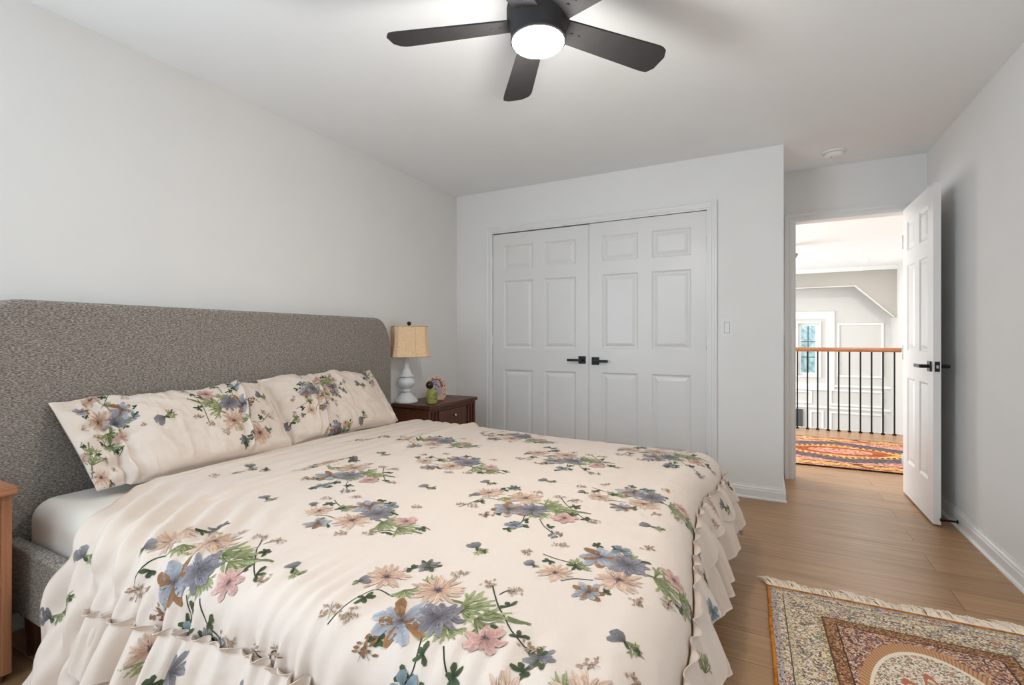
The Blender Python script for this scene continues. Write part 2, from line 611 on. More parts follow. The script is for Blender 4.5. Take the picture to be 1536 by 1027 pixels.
casing('trim_closet', CL0 + 0.003, CL1 - 0.003, CLZ - 0.003, YC, 'white moulded casing around the double closet doors')
casing('trim_doorway', DO0 + 0.004, DO1 - 0.004, DOZ - 0.004, YF, 'white moulded casing around the hall doorway')
jb = MB()
jb.box(DO0, DO0 + 0.004, YF + 0.001, YF + T - 0.001, 0, DOZ)
jb.box(DO1 - 0.004, DO1, YF + 0.001, YF + T - 0.001, 0, DOZ)
jb.box(DO0, DO1, YF + 0.001, YF + T - 0.001, DOZ - 0.004, DOZ)
jb.box(DO0 + 0.004, DO0 + 0.016, YF + 0.045, YF + 0.08, 0, DOZ - 0.004)
struct(jb, 'trim_jamb', M['trim'], 'white door jamb lining the hall doorway', 'trim')


# ------------------------------------------------------------------ six panel doors
def door_leaf(w, h, t, both=True):
    """slab x 0..w, z 0..h, front face y = 0 looking -y, back face y = t"""
    st, mu = 0.108, 0.102
    pw = (w - 2 * st - mu) / 2
    cols = [(st, st + pw), (st + pw + mu, w - st)]
    k = h / 2.03
    rows = [(0.235 * k, 0.83 * k), (1.015 * k, 1.615 * k), (1.715 * k, 1.925 * k)]
    U = [0, cols[0][0], cols[0][1], cols[1][0], cols[1][1], w]
    Z = [0, rows[0][0], rows[0][1], rows[1][0], rows[1][1], rows[2][0], rows[2][1], h]
    mb = MB()
    holes = [(c, r) for c in cols for r in rows]

    def face(y, s):
        for i in range(5):
            for j in range(7):
                cell = (U[i], U[i + 1], Z[j], Z[j + 1])
                ishole = any(abs(c[0] - cell[0]) < 1e-6 and abs(r[0] - cell[2]) < 1e-6 for c, r in holes)
                if not ishole:
                    mb.add([(cell[0], y, cell[2]), (cell[1], y, cell[2]), (cell[1], y, cell[3]), (cell[0], y, cell[3])], [(0, 1, 2, 3)])
                else:
                    rings = [(0, 0), (0.003, 0.0005), (0.008, 0.0045), (0.015, 0.0085), (0.024, 0.0085), (0.029, 0.006), (0.046, 0.0012), (0.049, 0.0008)]
                    vs = []
                    for ins, dep in rings:
                        yy = y + s * dep
                        vs += [(cell[0] + ins, yy, cell[2] + ins), (cell[1] - ins, yy, cell[2] + ins), (cell[1] - ins, yy, cell[3] - ins), (cell[0] + ins, yy, cell[3] - ins)]
                    fs = []
                    for r_ in range(len(rings) - 1):
                        for q_ in range(4):
                            a, b2 = r_ * 4 + q_, r_ * 4 + (q_ + 1) % 4
                            fs.append((a, b2, b2 + 4, a + 4))
                    e = (len(rings) - 1) * 4
                    fs.append((e, e + 1, e + 2, e + 3))
                    mb.add(vs, fs)
    face(0.0, 1)
    face(t, -1)
    mb.add([(0, 0, 0), (w, 0, 0), (w, t, 0), (0, t, 0)], [(0, 1, 2, 3)])
    mb.add([(0, 0, h), (w, 0, h), (w, t, h), (0, t, h)], [(0, 1, 2, 3)])
    for zz in range(7):
        for x in (0, w):
            mb.add([(x, 0, Z[zz]), (x, t, Z[zz]), (x, t, Z[zz + 1]), (x, 0, Z[zz + 1])], [(0, 1, 2, 3)])
    return mb


def lever(parent, x, z, y, s, direction, name='handle', stub=False):
    """square rosette and flat lever on a door face at y, s = outward sign along y, direction = +1/-1 along x"""
    r = MB().box(x - 0.031, x + 0.031, min(y, y + s * 0.009), max(y, y + s * 0.009), z - 0.031, z + 0.031).build(name, M['black'], parent, bevel=0.002)
    MB().lathe([(0.011, 0), (0.011, 0.036)], (x, y + (0.009 if s > 0 else -0.045), z), 20, 'y').build('spindle', M['black'], r, smooth=False)
    x1 = x + direction * 0.115
    MB().box(min(x - direction * 0.012, x1), max(x - direction * 0.012, x1), min(y + s * 0.042, y + s * 0.056), max(y + s * 0.042, y + s * 0.056), z - 0.010, z + 0.010).build('lever', M['black'], r, bevel=0.003)
    return r


def hinges(parent, x, zs, y, h=0.09):
    for z in zs:
        mb = MB()
        mb.lathe([(0.0068, 0), (0.0068, h)], (x, y, z - h / 2), 14)
        mb.lathe([(0.004, -0.006), (0.0078, -0.002), (0.0078, 0.0)], (x, y, z - h / 2), 14)
        mb.lathe([(0.0078, 0.0), (0.0078, 0.002), (0.004, 0.006)], (x, y, z + h / 2), 14)
        mb.build('hinge', M['white_plastic'], parent, smooth=True)


DH = CLZ - 0.012
half = (CL1 - CL0) / 2
for k, (x0, lb) in enumerate(((CL0 + 0.004, 'left white six panel closet door, nearer the nightstand with the lamp'), (CL0 + half + 0.0015, 'right white six panel closet door, nearer the light switch'))):
    w_ = half - 0.0055
    d = empty('door_%d' % (k + 1), (x0, YC + 0.004, 0.008), lb, 'door', 'closet double doors', 'structure')
    door_leaf(w_, DH - 0.006 + 0.004 * k, 0.035).build('slab', M['door'], d)
    if k == 0:
        lever(d, w_ - 0.055, 0.93, 0.0, -1, -1)
        hinges(d, -0.001, (0.25, 1.08, 1.78), -0.006)
    else:
        lever(d, 0.055, 0.925, 0.0, -1, 1)
        hinges(d, w_ + 0.001, (0.30, 1.07, 1.80), -0.006)
struct(MB().box(XL, EN - 0.1, YC + 0.55, YC + 0.56, 0.0, ZC), 'wall_closet_back', M['void'], 'closet back behind its doors, coloured dark for the shade inside', 'wall')  # near-black colour stands in for the shade behind the door gaps

# open hall door, swung into the room against the right wall
DW = 0.70
d3 = empty('door_3', (0.893, YF - 0.022 - DW, 0.012), 'open white six panel hall door standing against the right wall', 'door', None, 'structure', rz=0)
d3.rotation_euler = (0, 0, PI / 2)       # local x -> world +y, local y -> world -x
dm = door_leaf(DW, 2.03, 0.036)
dm.v = [(x, y - 0.036, z) for x, y, z in dm.v]
dm.build('slab', M['door'], d3)
h1 = lever(d3, 0.06, 0.935, 0.0, 1, 1)
h2 = lever(d3, 0.06, 0.935, -0.036, -1, 1)
lp = MB().box(-0.003, 0.002, -0.030, -0.006, 0.905, 0.965).build('latch_plate', M['black'], d3, bevel=0.001)
MB().box(-0.010, -0.003, -0.024, -0.012, 0.925, 0.945).build('latch', M['chrome'], lp, bevel=0.002)
hinges(d3, DW + 0.006, (0.22, 1.0, 1.80), 0.0)

# ------------------------------------------------------------------ small wall and ceiling fittings
sw = empty('light_switch', (-0.235, YC, 1.193), 'white rocker light switch on the wall right of the closet doors', 'switch', 'white wall switches')
MB().box(-0.036, 0.036, -0.006, 0, -0.058, 0.058).build('switch_plate', M['white_plastic'], sw)
MB().box(-0.0185, 0.0185, -0.0064, -0.006, -0.0395, 0.0395).build('rocker_gap_shade', plain('gap_shade_grey', (120, 120, 120), 0.6), sw)  # grey strip paints the shade in the groove around the rocker
rk = MB().box(-0.0165, 0.0165, -0.0095, -0.0064, -0.0375, 0.0375).build('rocker', M['white_plastic'], sw, bevel=0.0012)
sw = empty('light_switch', (EN, 3.86, 1.205), 'white switch plate seen edge-on on the return wall beside the doorway', 'switch', 'white wall switches')
MB().box(0, 0.006, -0.036, 0.036, -0.058, 0.058).build('switch_plate', M['white_plastic'], sw, bevel=0.003)
MB().box(0.006, 0.0085, -0.017, 0.017, -0.034, 0.034).build('rocker', M['white_plastic'], sw, bevel=0.001)

st = MB().box(DO0 + 0.004, DO0 + 0.006, YF + 0.010, YF + 0.040, 0.925, 0.975).build('strike_plate', M['chrome'])
tag(st, 'small metal strike plate on the left jamb of the hall doorway', 'strike plate')

sd = empty('smoke_detector', (0.442, 4.10, ZC), 'round white smoke detector on the ceiling in front of the hall doorway', 'smoke detector')
MB().lathe([(0.074, 0.0), (0.074, -0.010), (0.070, -0.014)], n=48).build('base_ring', M['white_plastic'], sd, smooth=False, bevel=0.002)
MB().lathe([(0.062, -0.0145), (0.063, -0.022), (0.058, -0.032), (0.048, -0.040), (0.030, -0.043)], n=48).build('cover', M['white_plastic'], sd, smooth=True)
MB().sphere((-0.02, -0.025, -0.0425), 0.004, 10, 6).build('indicator_light', M['void'], sd, smooth=True)

ds = empty('door_stop', (XR - 0.0275, 3.70, 0.045), 'dark rod door stop on the right baseboard below the open door', 'door stop')
MB().lathe([(0.012, 0.0), (0.012, -0.004), (0.006, -0.006), (0.0055, -0.065)], (0, 0, 0), 16, 'x').build('rod', M['black'], ds, smooth=True)
MB().lathe([(0.009, -0.0652), (0.010, -0.075), (0.008, -0.080)], (0, 0, 0), 16, 'x').build('rubber_tip', M['rubber'], ds, smooth=True)

# ------------------------------------------------------------------ ceiling fan
FX, FY = -0.70, 1.54
fan = empty('ceiling_fan', (FX, FY, ZC), 'charcoal five blade ceiling fan with a lit round light', 'ceiling fan')
MB().lathe([(0.075, -0.0005), (0.078, -0.012), (0.074, -0.05), (0.055, -0.066), (0.022, -0.07), (0.018, -0.09), (0.018, -0.135)], n=48).build('canopy', M['fan'], fan, smooth=True)
MB().lathe([(0.030, -0.130), (0.085, -0.136), (0.105, -0.150), (0.110, -0.175), (0.110, -0.215), (0.102, -0.232), (0.095, -0.262), (0.097, -0.288)], n=56).build('motor_housing', M['fan'], fan, smooth=True)
em = NT('lamp_glow')
em.base((1, 0.95, 0.88, 1), 0.4)
em.p.inputs['Emission Color'].default_value = (1.0, 0.90, 0.78, 1)
em.p.inputs['Emission Strength'].default_value = 30.0
MB().lathe([(0.0905, -0.2885), (0.0905, -0.292), (0.085, -0.299), (0.070, -0.305), (0.04, -0.308), (0.004, -0.3085)], n=56).build('light_diffuser', em.m, fan, smooth=True)


def blade(ang):
    mb = MB()
    r0, r1 = 0.098, 0.55
    sec = []
    ns = 26
    for i in range(ns + 1):
        t = i / ns
        r = r0 + (r1 - r0) * t
        wl = 0.047 + 0.018 * min(1, t * 1.15)       # half width, trailing edge
        wr = 0.047 + 0.018 * min(1, t * 1.15)
        # rounded tip corners
        e = (r1 - r)
        if e < 0.03:
            wl -= 0.03 * (1 - math.sqrt(max(0, 1 - ((0.03 - e) / 0.03) ** 2)))
        if e < 0.055:
            wr -= 0.055 * 0.7 * (1 - math.sqrt(max(0, 1 - ((0.055 - e) / 0.055) ** 2)))
        sec.append((r, -wr, wl))
    pit = math.radians(-12)
    vs, fs = [], []
    for r, a, b2 in sec:
        for wv, dz in ((a, -0.003), (b2, -0.003), (b2, 0.003), (a, 0.003)):
            y = wv * math.cos(pit)
            z = wv * math.sin(pit) + dz
            vs.append((r * math.cos(ang) - y * math.sin(ang), r * math.sin(ang) + y * math.cos(ang), z - 0.222))
    for i in range(ns):
        for k in range(4):
            a, b2 = i * 4 + k, i * 4 + (k + 1) % 4
            fs.append((a, b2, b2 + 4, a + 4))
    fs += [(0, 1, 2, 3), tuple(ns * 4 + k for k in range(4))]
    mb.add(vs, fs)
    o = mb.build('blade', M['fan'], fan)
    ir = MB()
    for rr in (0.135, 0.165):
        ir.sphere((rr * math.cos(ang), rr * math.sin(ang), -0.2265), 0.006, 10, 6, (1, 1, 0.5))
    ir.build('screw', M['fan'], o, smooth=True)


for k in range(5):
    blade(math.radians(53 + 72 * k))
lamp('fan_light', 'POINT', (FX, FY, ZC - 0.47), (0, 0, 0), 15, (1.0, 0.955, 0.90), 0.085)
lamp('fan_light_down', 'AREA', (FX, FY, ZC - 0.335), (0, 0, 0), 5.0, (1.0, 0.955, 0.90), 0.17)

# ------------------------------------------------------------------ hall: railing, recessed lights, pendant, fireplace
rail = empty('stair_railing', (0.85, 6.95, 0.0), 'wooden handrail on thin black balusters along the hall landing', 'railing')
rp = [(-0.030, 0.955), (0.030, 0.955), (0.034, 0.965), (0.034, 0.985), (0.026, 0.998), (0.012, 1.004), (-0.012, 1.004), (-0.026, 0.998), (-0.034, 0.985), (-0.034, 0.965)]
MB().prism(rp, 'x', -3.6, 1.285).build('handrail', M['oakrail'], rail)
bal = None
for k in range(16):
    bx = 0.367 + 0.1068 * (k - 6) - 0.85
    if bal is None:
        m_ = MB().box(-0.0075, 0.0075, -0.0075, 0.0075, 0.0, 0.956)
        m_.box(-0.016, 0.016, -0.016, 0.016, 0.0, 0.018)
        bal = m_.build('baluster', M['black'], rail, loc=(bx, 0, 0))
    else:
        c_ = bal.copy()
        C.objects.link(c_)
        c_.parent = rail
        c_.location = (bx, 0, 0)

for (lx, ly, pw, lb) in ((1.17, 6.35, 8, 'round recessed ceiling light in the hall, nearer the doorway'), (1.47, 9.95, 12, 'round recessed ceiling light close to the beige bulkhead')):
    rl = empty('ceiling_light', (lx, ly, ZC), lb, 'ceiling light', 'recessed hall lights')
    MB().lathe([(0.095, 0.0), (0.095, -0.004), (0.078, -0.007)], n=40).build('trim_ring', M['white_plastic'], rl, smooth=False)
    MB().lathe([(0.074, -0.0072), (0.070, -0.009), (0.01, -0.0095)], n=40).build('lens', em.m, rl)
    lamp('recessed_light', 'AREA', (lx, ly, ZC - 0.03), (0, 0, 0), pw, (1.0, 0.96, 0.91), 0.14)

pd = empty('pendant_lamp', (0.27, 7.9, ZC), 'dark tapered pendant lamp shade half hidden by the left door jamb', 'pendant lamp')
MB().lathe([(0.05, 0.0), (0.05, -0.015), (0.008, -0.02), (0.008, -0.075)], n=24).build('canopy', M['black'], pd)
MB().lathe([(0.155, -0.130), (0.160, -0.135), (0.02, -0.40), (0.015, -0.40)], n=4).build('shade', plain('pewter', (128, 126, 122), 0.4, 0.5, 0.5), pd)
MB().lathe([(0.10, -0.075), (0.105, -0.08), (0.105, -0.09), (0.012, -0.092), (0.012, -0.130)], n=24).build('cap', M['black'], pd)

fp = empty('fireplace', (0.36, FW, -1.45), 'dark framed fireplace opening at the bottom of the foyer far wall', 'fireplace')
q = MB()
q.box(-0.34, 0.34, -0.05, -0.003, 0.85, 1.12)
q.box(0.19, 0.34, -0.05, -0.003, -0.2, 0.85)
q.box(-0.34, -0.19, -0.05, -0.003, -0.2, 0.85)
q.build('surround', plain('slate', (70, 72, 76), 0.5), fp)
MB().box(-0.19, 0.19, -0.03, -0.004, -0.2, 0.85).build('screen', plain('pale_screen', (206, 216, 222), 0.4), fp)


# ------------------------------------------------------------------ rugs
def dense(w, v, scale, cols):
    c = w.sep(w.voronoi(v, scale))[0]
    n = len(cols)
    return w.ramp(c, [(i / n, lin(*cc)) for i, cc in enumerate(cols)], 'CONSTANT')


def rug_mat(W_, L_):
    w = NT('persian_rug')
    co = w.coord()
    x, y, z = w.sep(co)
    ex = w.math('MINIMUM', x, w.math('SUBTRACT', W_, x))
    ey = w.math('MINIMUM', w.math('MULTIPLY', y, -1.0), w.math('ADD', L_, y))
    e = w.math('MINIMUM', ex, ey)
    jig = w.math('MULTIPLY', w.math('SUBTRACT', w.noise(co, 60, 2.0), 0.5), 0.006)
    e = w.math('ADD', e, jig)
    cream, sand, ink = (232, 216, 188), (212, 188, 152), (84, 74, 78)
    A = dense(w, co, 190, [cream, (238, 222, 198), (146, 122, 108), cream, (198, 148, 114), (222, 200, 134), cream, (136, 146, 164), (214, 176, 156), (162, 140, 118), (244, 230, 210), ink])
    B = dense(w, co, 190, [(118, 72, 64), (176, 114, 88), ink, (224, 194, 168), (192, 122, 80), (136, 88, 92), (70, 60, 66), (206, 160, 130), (228, 206, 182)])
    Bw = dense(w, co, 200, [(140, 92, 58), (176, 124, 82), (110, 70, 46), (196, 160, 120), (84, 58, 46), (168, 112, 70)])
    Li = dense(w, co, 240, [(160, 148, 156), (214, 200, 190), (96, 84, 92), (182, 166, 172), (206, 184, 140)])
    Cr = dense(w, co, 190, [(238, 226, 206), (230, 212, 190), cream, (120, 108, 92), (240, 230, 214), (204, 140, 116), (150, 146, 118)])
    # rosettes and vines: larger cells coloured over the fine mosaic
    vd = w.voronoi(w.mapping(co, (1, 1, 1)), 15.0, 'Distance')
    vc = w.voronoi(co, 15.0, 'Color')
    ros = w.ramp(w.sep(vc)[1], [(0, lin(96, 118, 146)), (0.22, lin(190, 104, 66)), (0.45, lin(206, 178, 84)), (0.62, lin(150, 110, 140)), (0.8, lin(110, 128, 100))], 'CONSTANT')
    rm = w.math('MULTIPLY', w.math('LESS_THAN', vd, 0.27), w.step(w.noise(co, 130, 1.0), 0.47))
    A = w.mix(w.math('MULTIPLY', rm, 0.8), A, ros)
    ring = w.math('MULTIPLY', w.math('LESS_THAN', w.math('ABSOLUTE', w.math('SUBTRACT', vd, 0.36)), 0.03), w.step(w.noise(co, 90, 1.0), 0.45))
    A = w.mix(w.math('MULTIPLY', ring, 0.75), A, lin(84, 78, 84))
    vine = w.math('LESS_THAN', w.math('ABSOLUTE', w.math('SUBTRACT', w.noise(co, 22, 1.5), 0.5)), 0.012)
    A = w.mix(w.math('MULTIPLY', vine, 0.7), A, lin(104, 84, 70))
    B = w.mix(w.math('MULTIPLY', vine, 0.8), B, lin(212, 178, 140))
    B = w.mix(w.math('MULTIPLY', rm, 0.45), B, ros)
    # medallion
    mx = w.math('DIVIDE', w.math('SUBTRACT', x, W_ * 0.5), 0.205)
    my = w.math('DIVIDE', w.math('SUBTRACT', w.math('MULTIPLY', y, -1.0), 0.73), 0.412)
    ang = w.math('ARCTAN2', my, mx)
    rr = w.math('SQRT', w.math('ADD', w.math('MULTIPLY', mx, mx), w.math('MULTIPLY', my, my)))
    # spandrel edge: scalloped outer outline
    so = w.math('ADD', rr, w.math('MULTIPLY', w.math('SINE', w.math('MULTIPLY', ang, 12.0)), 0.10))
    col = Li
    col = w.mix(w.step(e, 0.030), col, A)
    line1 = w.math('MULTIPLY', w.step(e, 0.052), w.math('LESS_THAN', e, 0.056))
    col = w.mix(line1, col, lin(92, 82, 80))
    stripe = w.math('MULTIPLY', w.step(e, 0.056), w.math('LESS_THAN', e, 0.075))
    col = w.mix(w.math('MULTIPLY', stripe, 0.65), col, dense(w, co, 210, [(208, 188, 130), cream, (120, 110, 100), (220, 204, 176)]))
    col = w.mix(w.step(e, 0.165), col, dense(w, co, 220, [(206, 184, 120), (150, 130, 104), cream, (112, 98, 90)]))
    col = w.mix(w.step(e, 0.180), col, lin(92, 62, 54))
    col = w.mix(w.step(e, 0.186), col, Bw)
    col = w.mix(w.step(e, 0.224), col, lin(70, 46, 46))
    inner = w.step(e, 0.229)
    fieldc = w.mix(w.math('LESS_THAN', so, 1.75), w.mix(0.5, A, (0.42, 0.33, 0.24, 1)), B)
    fieldc = w.mix(w.math('LESS_THAN', w.math('ABSOLUTE', w.math('SUBTRACT', so, 1.75)), 0.05), fieldc, lin(206, 120, 78))
    col = w.mix(inner, col, fieldc)
    med = w.math('MULTIPLY', inner, w.math('LESS_THAN', rr, 1.16))
    tick = w.step(w.math('SINE', w.math('MULTIPLY', ang, 150.0)), 0.45)
    ringc = w.mix(w.math('MULTIPLY', tick, 0.6), lin(206, 154, 110), lin(128, 84, 56))
    col = w.mix(med, col, ringc)
    col = w.mix(w.math('MULTIPLY', inner, w.math('LESS_THAN', rr, 1.04)), col, lin(240, 228, 206))
    core = w.mix(w.math('LESS_THAN', w.math('ABSOLUTE', w.math('SUBTRACT', so, 0.62)), 0.035), Cr, lin(192, 112, 84))
    col = w.mix(w.math('MULTIPLY', inner, w.math('LESS_THAN', rr, 0.995)), col, core)
    w.base(col, 0.9, 0.15)
    w.bump(w.noise(co, 420, 2.0), 0.35, 0.003)
    w.p.inputs['Sheen Weight'].default_value = 0.1
    return w.m


RW, RL = 0.93, 1.46
rug = empty('area_rug', (0.016, 2.457, 0.0), 'cream persian style rug with orange binding and white fringe, bottom right', 'rug', rz=math.radians(1.6))
nx, ny = 60, 90
g = MB()
vs, fs = [], []
for side in (0, 1):
    for j in range(ny + 1):
        for i in range(nx + 1):
            x_, y_ = RW * i / nx, -RL * j / ny
            edge = min(i, nx - i, j, ny - j) == 0
            z_ = 0.0025 if side == 0 else (0.0058 if edge else 0.0085 + 0.0008 * math.sin(x_ * 9 + y_ * 5))
            vs.append((x_, y_, z_))
n0 = (nx + 1) * (ny + 1)
for j in range(ny):
    for i in range(nx):
        a = j * (nx + 1) + i
        fs.append((a + n0, a + n0 + nx + 1, a + n0 + nx + 2, a + n0 + 1))
        fs.append((a, a + 1, a + nx + 2, a + nx + 1))
for i in range(nx):
    for j in (0, ny):
        a = j * (nx + 1) + i
        fs.append((a, a + 1, a + 1 + n0, a + n0))
for j in range(ny):
    for i in (0, nx):
        a = j * (nx + 1) + i
        fs.append((a, a + nx + 1, a + nx + 1 + n0, a + n0))
g.add(vs, fs)
g.build('pile', rug_mat(RW, RL), rug, smooth=True)
bw = NT('orange_binding')
bn = bw.noise(bw.mapping(bw.coord(), (6, 6, 6)), 6.0, 3.0)
bw.base(bw.ramp(bn, [(0.35, lin(164, 92, 22)), (0.6, lin(206, 130, 44))]), 0.8, 0.2)
g = MB()
g.tube([(0.0, 0.0, 0.0065)] + [(0.0 + 0.0012 * math.sin(k), -RL * k / 20, 0.0065) for k in range(1, 21)], 0.0065, 8)
g.tube([(RW * k / 20, 0.0005 * math.sin(k * 2), 0.0065) for k in range(21)], 0.0048, 8)
g.tube([(RW, -RL * k / 20, 0.0065) for k in range(21)], 0.0065, 8)
g.tube([(RW * k / 20, -RL, 0.0065) for k in range(21)], 0.0048, 8)
g.build('binding', bw.m, rug, smooth=True)
fr = MB()
for side in (0, 1):
    for k in range(420):
        x_ = RW * (k + random.random()) / 330
        ln = 0.060 + 0.014 * math.sin(x_ * 23) + 0.010 * math.sin(x_ * 61) + 0.014 * random.random()
        lean = -0.45 - 0.25 * math.sin(x_ * 17 + 1) + random.uniform(-0.25, 0.25)
        zh = 0.006 + 0.012 * random.random()
        s_ = 1 if side == 0 else -1
        y0 = 0.003 if side == 0 else -RL - 0.003
        pts = [(x_, y0, 0.006), (x_ + lean * ln * 0.35, y0 + s_ * ln * 0.4, zh + 0.004), (x_ + lean * ln * 0.75, y0 + s_ * ln * 0.75, zh), (x_ + lean * ln + random.uniform(-.006, .006), y0 + s_ * ln, 0.003)]
        fr.tube(pts, [0.0021, 0.0020, 0.0018, 0.0009], 4)
fo = fr.build('fringe', plain('fringe_cotton', (250, 236, 218), 0.9, 0.1, var=0.06), rug, fix=False)
fo['kind'] = 'stuff'


def hall_rug_mat(W_, L_):
    w = NT('hall_rug_pattern')
    co = w.coord()
    x, y, z = w.sep(co)          # x along the hall, y across, centred on the medallion
    ay = w.math('ABSOLUTE', y)
    ax = w.math('ABSOLUTE', x)
    e = w.math('SUBTRACT', W_ / 2, ay)
    cell = w.sep(w.voronoi(co, 60))[0]
    gold = w.ramp(cell, [(0, lin(206, 146, 72)), (0.3, lin(222, 176, 104)), (0.55, lin(184, 120, 56)), (0.8, lin(228, 194, 134))], 'CONSTANT')
    slate = w.ramp(cell, [(0, lin(92, 84, 92)), (0.4, lin(112, 102, 108)), (0.7, lin(78, 72, 82))], 'CONSTANT')
    rust = w.ramp(cell, [(0, lin(156, 70, 40)), (0.4, lin(188, 104, 66)), (0.7, lin(122, 56, 36))], 'CONSTANT')
    rose = w.ramp(cell, [(0, lin(196, 134, 116)), (0.4, lin(214, 170, 150)), (0.7, lin(166, 100, 84))], 'CONSTANT')
    dash = w.step(w.math('SINE', w.math('MULTIPLY', x, 36.0)), -0.25)
    dia = w.math('ADD', w.math('MULTIPLY', ax, 0.40), ay)      # long diamond
    dn = w.math('ADD', dia, w.math('MULTIPLY', w.math('SUBTRACT', w.noise(co, 40, 1.0), 0.5), 0.05))
    # scrolled field
    col = w.mix(w.math('LESS_THAN', dn, 0.50), rose, slate)
    col = w.mix(w.math('LESS_THAN', dn, 0.33), col, gold)
    ticks = w.math('MULTIPLY', w.math('LESS_THAN', w.math('ABSOLUTE', w.math('SUBTRACT', dn, 0.30)), 0.022), w.step(w.math('SINE', w.math('MULTIPLY', x, 130.0)), 0.0))
    col = w.mix(ticks, col, lin(84, 60, 50))
    el = w.math('SQRT', w.math('ADD', w.math('MULTIPLY', w.math('MULTIPLY', ax, ax), 0.22), w.math('MULTIPLY', ay, ay)))
    col = w.mix(w.math('LESS_THAN', w.math('ADD', dn, w.math('MULTIPLY', el, 0.6)), 0.31), col, rust)
    col = w.mix(w.math('LESS_THAN', el, 0.185), col, rust)
    col = w.mix(w.math('LESS_THAN', el, 0.125), col, rose)
    # borders
    bnd = lambda a, b2: w.math('MULTIPLY', w.step(e, a), w.math('LESS_THAN', e, b2))
    col = w.mix(w.math('LESS_THAN', e, 0.235), col, rose)
    bars = w.step(w.math('SINE', w.math('MULTIPLY', w.math('ADD', x, y), 9.0)), 0.965)
    gb = w.mix(bars, gold, lin(128, 52, 34))
    mot = w.math('LESS_THAN', w.math('ABSOLUTE', w.math('SUBTRACT', w.noise(w.mapping(co, (1, 3, 1)), 9, 1.0), 0.5)), 0.02)
    gb = w.mix(mot, gb, lin(140, 84, 44))
    col = w.mix(bnd(0.05, 0.185), col, gb)
    col = w.mix(w.math('MULTIPLY', bnd(0.175, 0.20), dash), col, lin(54, 40, 38))
    col = w.mix(w.math('MULTIPLY', bnd(0.045, 0.062), dash), col, lin(54, 40, 38))
    col = w.mix(w.math('LESS_THAN', e, 0.045), col, rose)
    col = w.mix(w.math('LESS_THAN', e, 0.018), col, lin(40, 34, 36))
    w.base(col, 0.9, 0.15)
    w.bump(w.noise(co, 300, 2.0), 0.3, 0.003)
    return w.m


hr = MB().box(-1.9, 1.35, -0.72, 0.72, 0.002, 0.011).build('hall_rug', hall_rug_mat(1.44, 3.2), bevel=0.003)
hr.location = (0.66, 5.69, 0)
hr.rotation_euler = (0, 0, math.radians(1.5))
tag(hr, 'gold and slate patterned runner rug lying in the hall beyond the doorway', 'rug')

# ------------------------------------------------------------------ bed
bed = empty('bed_frame', (-1.4, 1.70, 0.0), 'grey upholstered bed with a tall rounded headboard', 'bed')
OX, OY = -1.4, 1.70


def headboard():
    y0, y1, zt, zb = 0.585 - OY, 2.755 - OY, 1.262, 0.10
    out = []
    R = 0.23
    n = 18
    # outline: superelliptic shoulders
    pts = [(y0, zb)]
    for k in range(n + 1):
        a = PI / 2 * k / n
        pts.append((y0 + R * 0.75 * (1 - max(0.0, math.cos(a)) ** 0.8), zt - R * 1.25 * (1 - math.sin(a))))
    for k in range(n, -1, -1):
        a = PI / 2 * k / n
        pts.append((y1 - R * 0.75 * (1 - max(0.0, math.cos(a)) ** 0.8), zt - R * 1.25 * (1 - math.sin(a))))
    pts.append((y1, zb))
    mb = MB()
    mb.prism(pts, 'x', -2.545 - OX, -2.435 - OX)
    return mb


headboard().build('headboard', M['upholstery'], bed, bevel=0.022, seg=4)
MB().box(-2.433 - OX, -0.32 - OX, 0.695 - OY, 0.745 - OY, 0.15, 0.392).build('side_rail', M['upholstery'], bed, bevel=0.018, seg=4)
MB().box(-2.433 - OX, -0.32 - OX, 2.655 - OY, 2.705 - OY, 0.15, 0.392).build('side_rail', M['upholstery'], bed, bevel=0.018, seg=4)
MB().box(-0.318 - OX, -0.268 - OX, 0.695 - OY, 2.705 - OY, 0.15, 0.392).build('foot_rail', M['upholstery'], bed, bevel=0.018, seg=4)
MB().box(-2.43 - OX, -0.325 - OX, 0.75 - OY, 2.65 - OY, 0.165, 0.195).build('slat_base', M['walnut_lit_y'], bed)
for lx in (-2.3, -0.34):
    for ly in (0.74, 2.66):
        MB().lathe([(0.020, 0.0), (0.028, 0.149)], (lx - OX, ly - OY, 0), 16).build('leg', M['walnut_z'], bed, smooth=False)

mt = MB().box(-2.425, -0.335, 0.752, 2.648, 0.196, 0.522).build('mattress', M['sheet'], bevel=0.07, seg=6)
tag(mt, 'thick mattress in a smooth off white fitted sheet on the grey bed', 'mattress')


# ------------------------------------------------------------------ numpy noise
def vnoise(x, y, seed=0):
    x = np.asarray(x, float)
    y = np.asarray(y, float)
    xi, yi = np.floor(x).astype(int), np.floor(y).astype(int)
    xf, yf = x - xi, y - yi
    u, v = xf * xf * (3 - 2 * xf), yf * yf * (3 - 2 * yf)

    def hsh(a, b):
        h = np.sin(a * 127.1 + b * 311.7 + seed * 74.7) * 43758.5453
        return h - np.floor(h)
    n00, n10, n01, n11 = hsh(xi, yi), hsh(xi + 1, yi), hsh(xi, yi + 1), hsh(xi + 1, yi + 1)
    return (n00 * (1 - u) + n10 * u) * (1 - v) + (n01 * (1 - u) + n11 * u) * v - 0.5


def fbm(x, y, seed=0, oct_=3):
    r, a = 0, 1.0
    for k in range(oct_):
        r = r + a * vnoise(np.asarray(x) * 2 ** k, np.asarray(y) * 2 ** k, seed + k)
        a *= 0.5
    return r


def sstep(a, b, x):
    t = np.clip((np.asarray(x) - a) / (b - a), 0, 1)
    return t * t * (3 - 2 * t)


def grid_normals(P):
    du = np.gradient(P, axis=0)
    dv = np.gradient(P, axis=1)
    n = np.cross(du, dv)
    return n / (np.linalg.norm(n, axis=2, keepdims=True) + 1e-12)


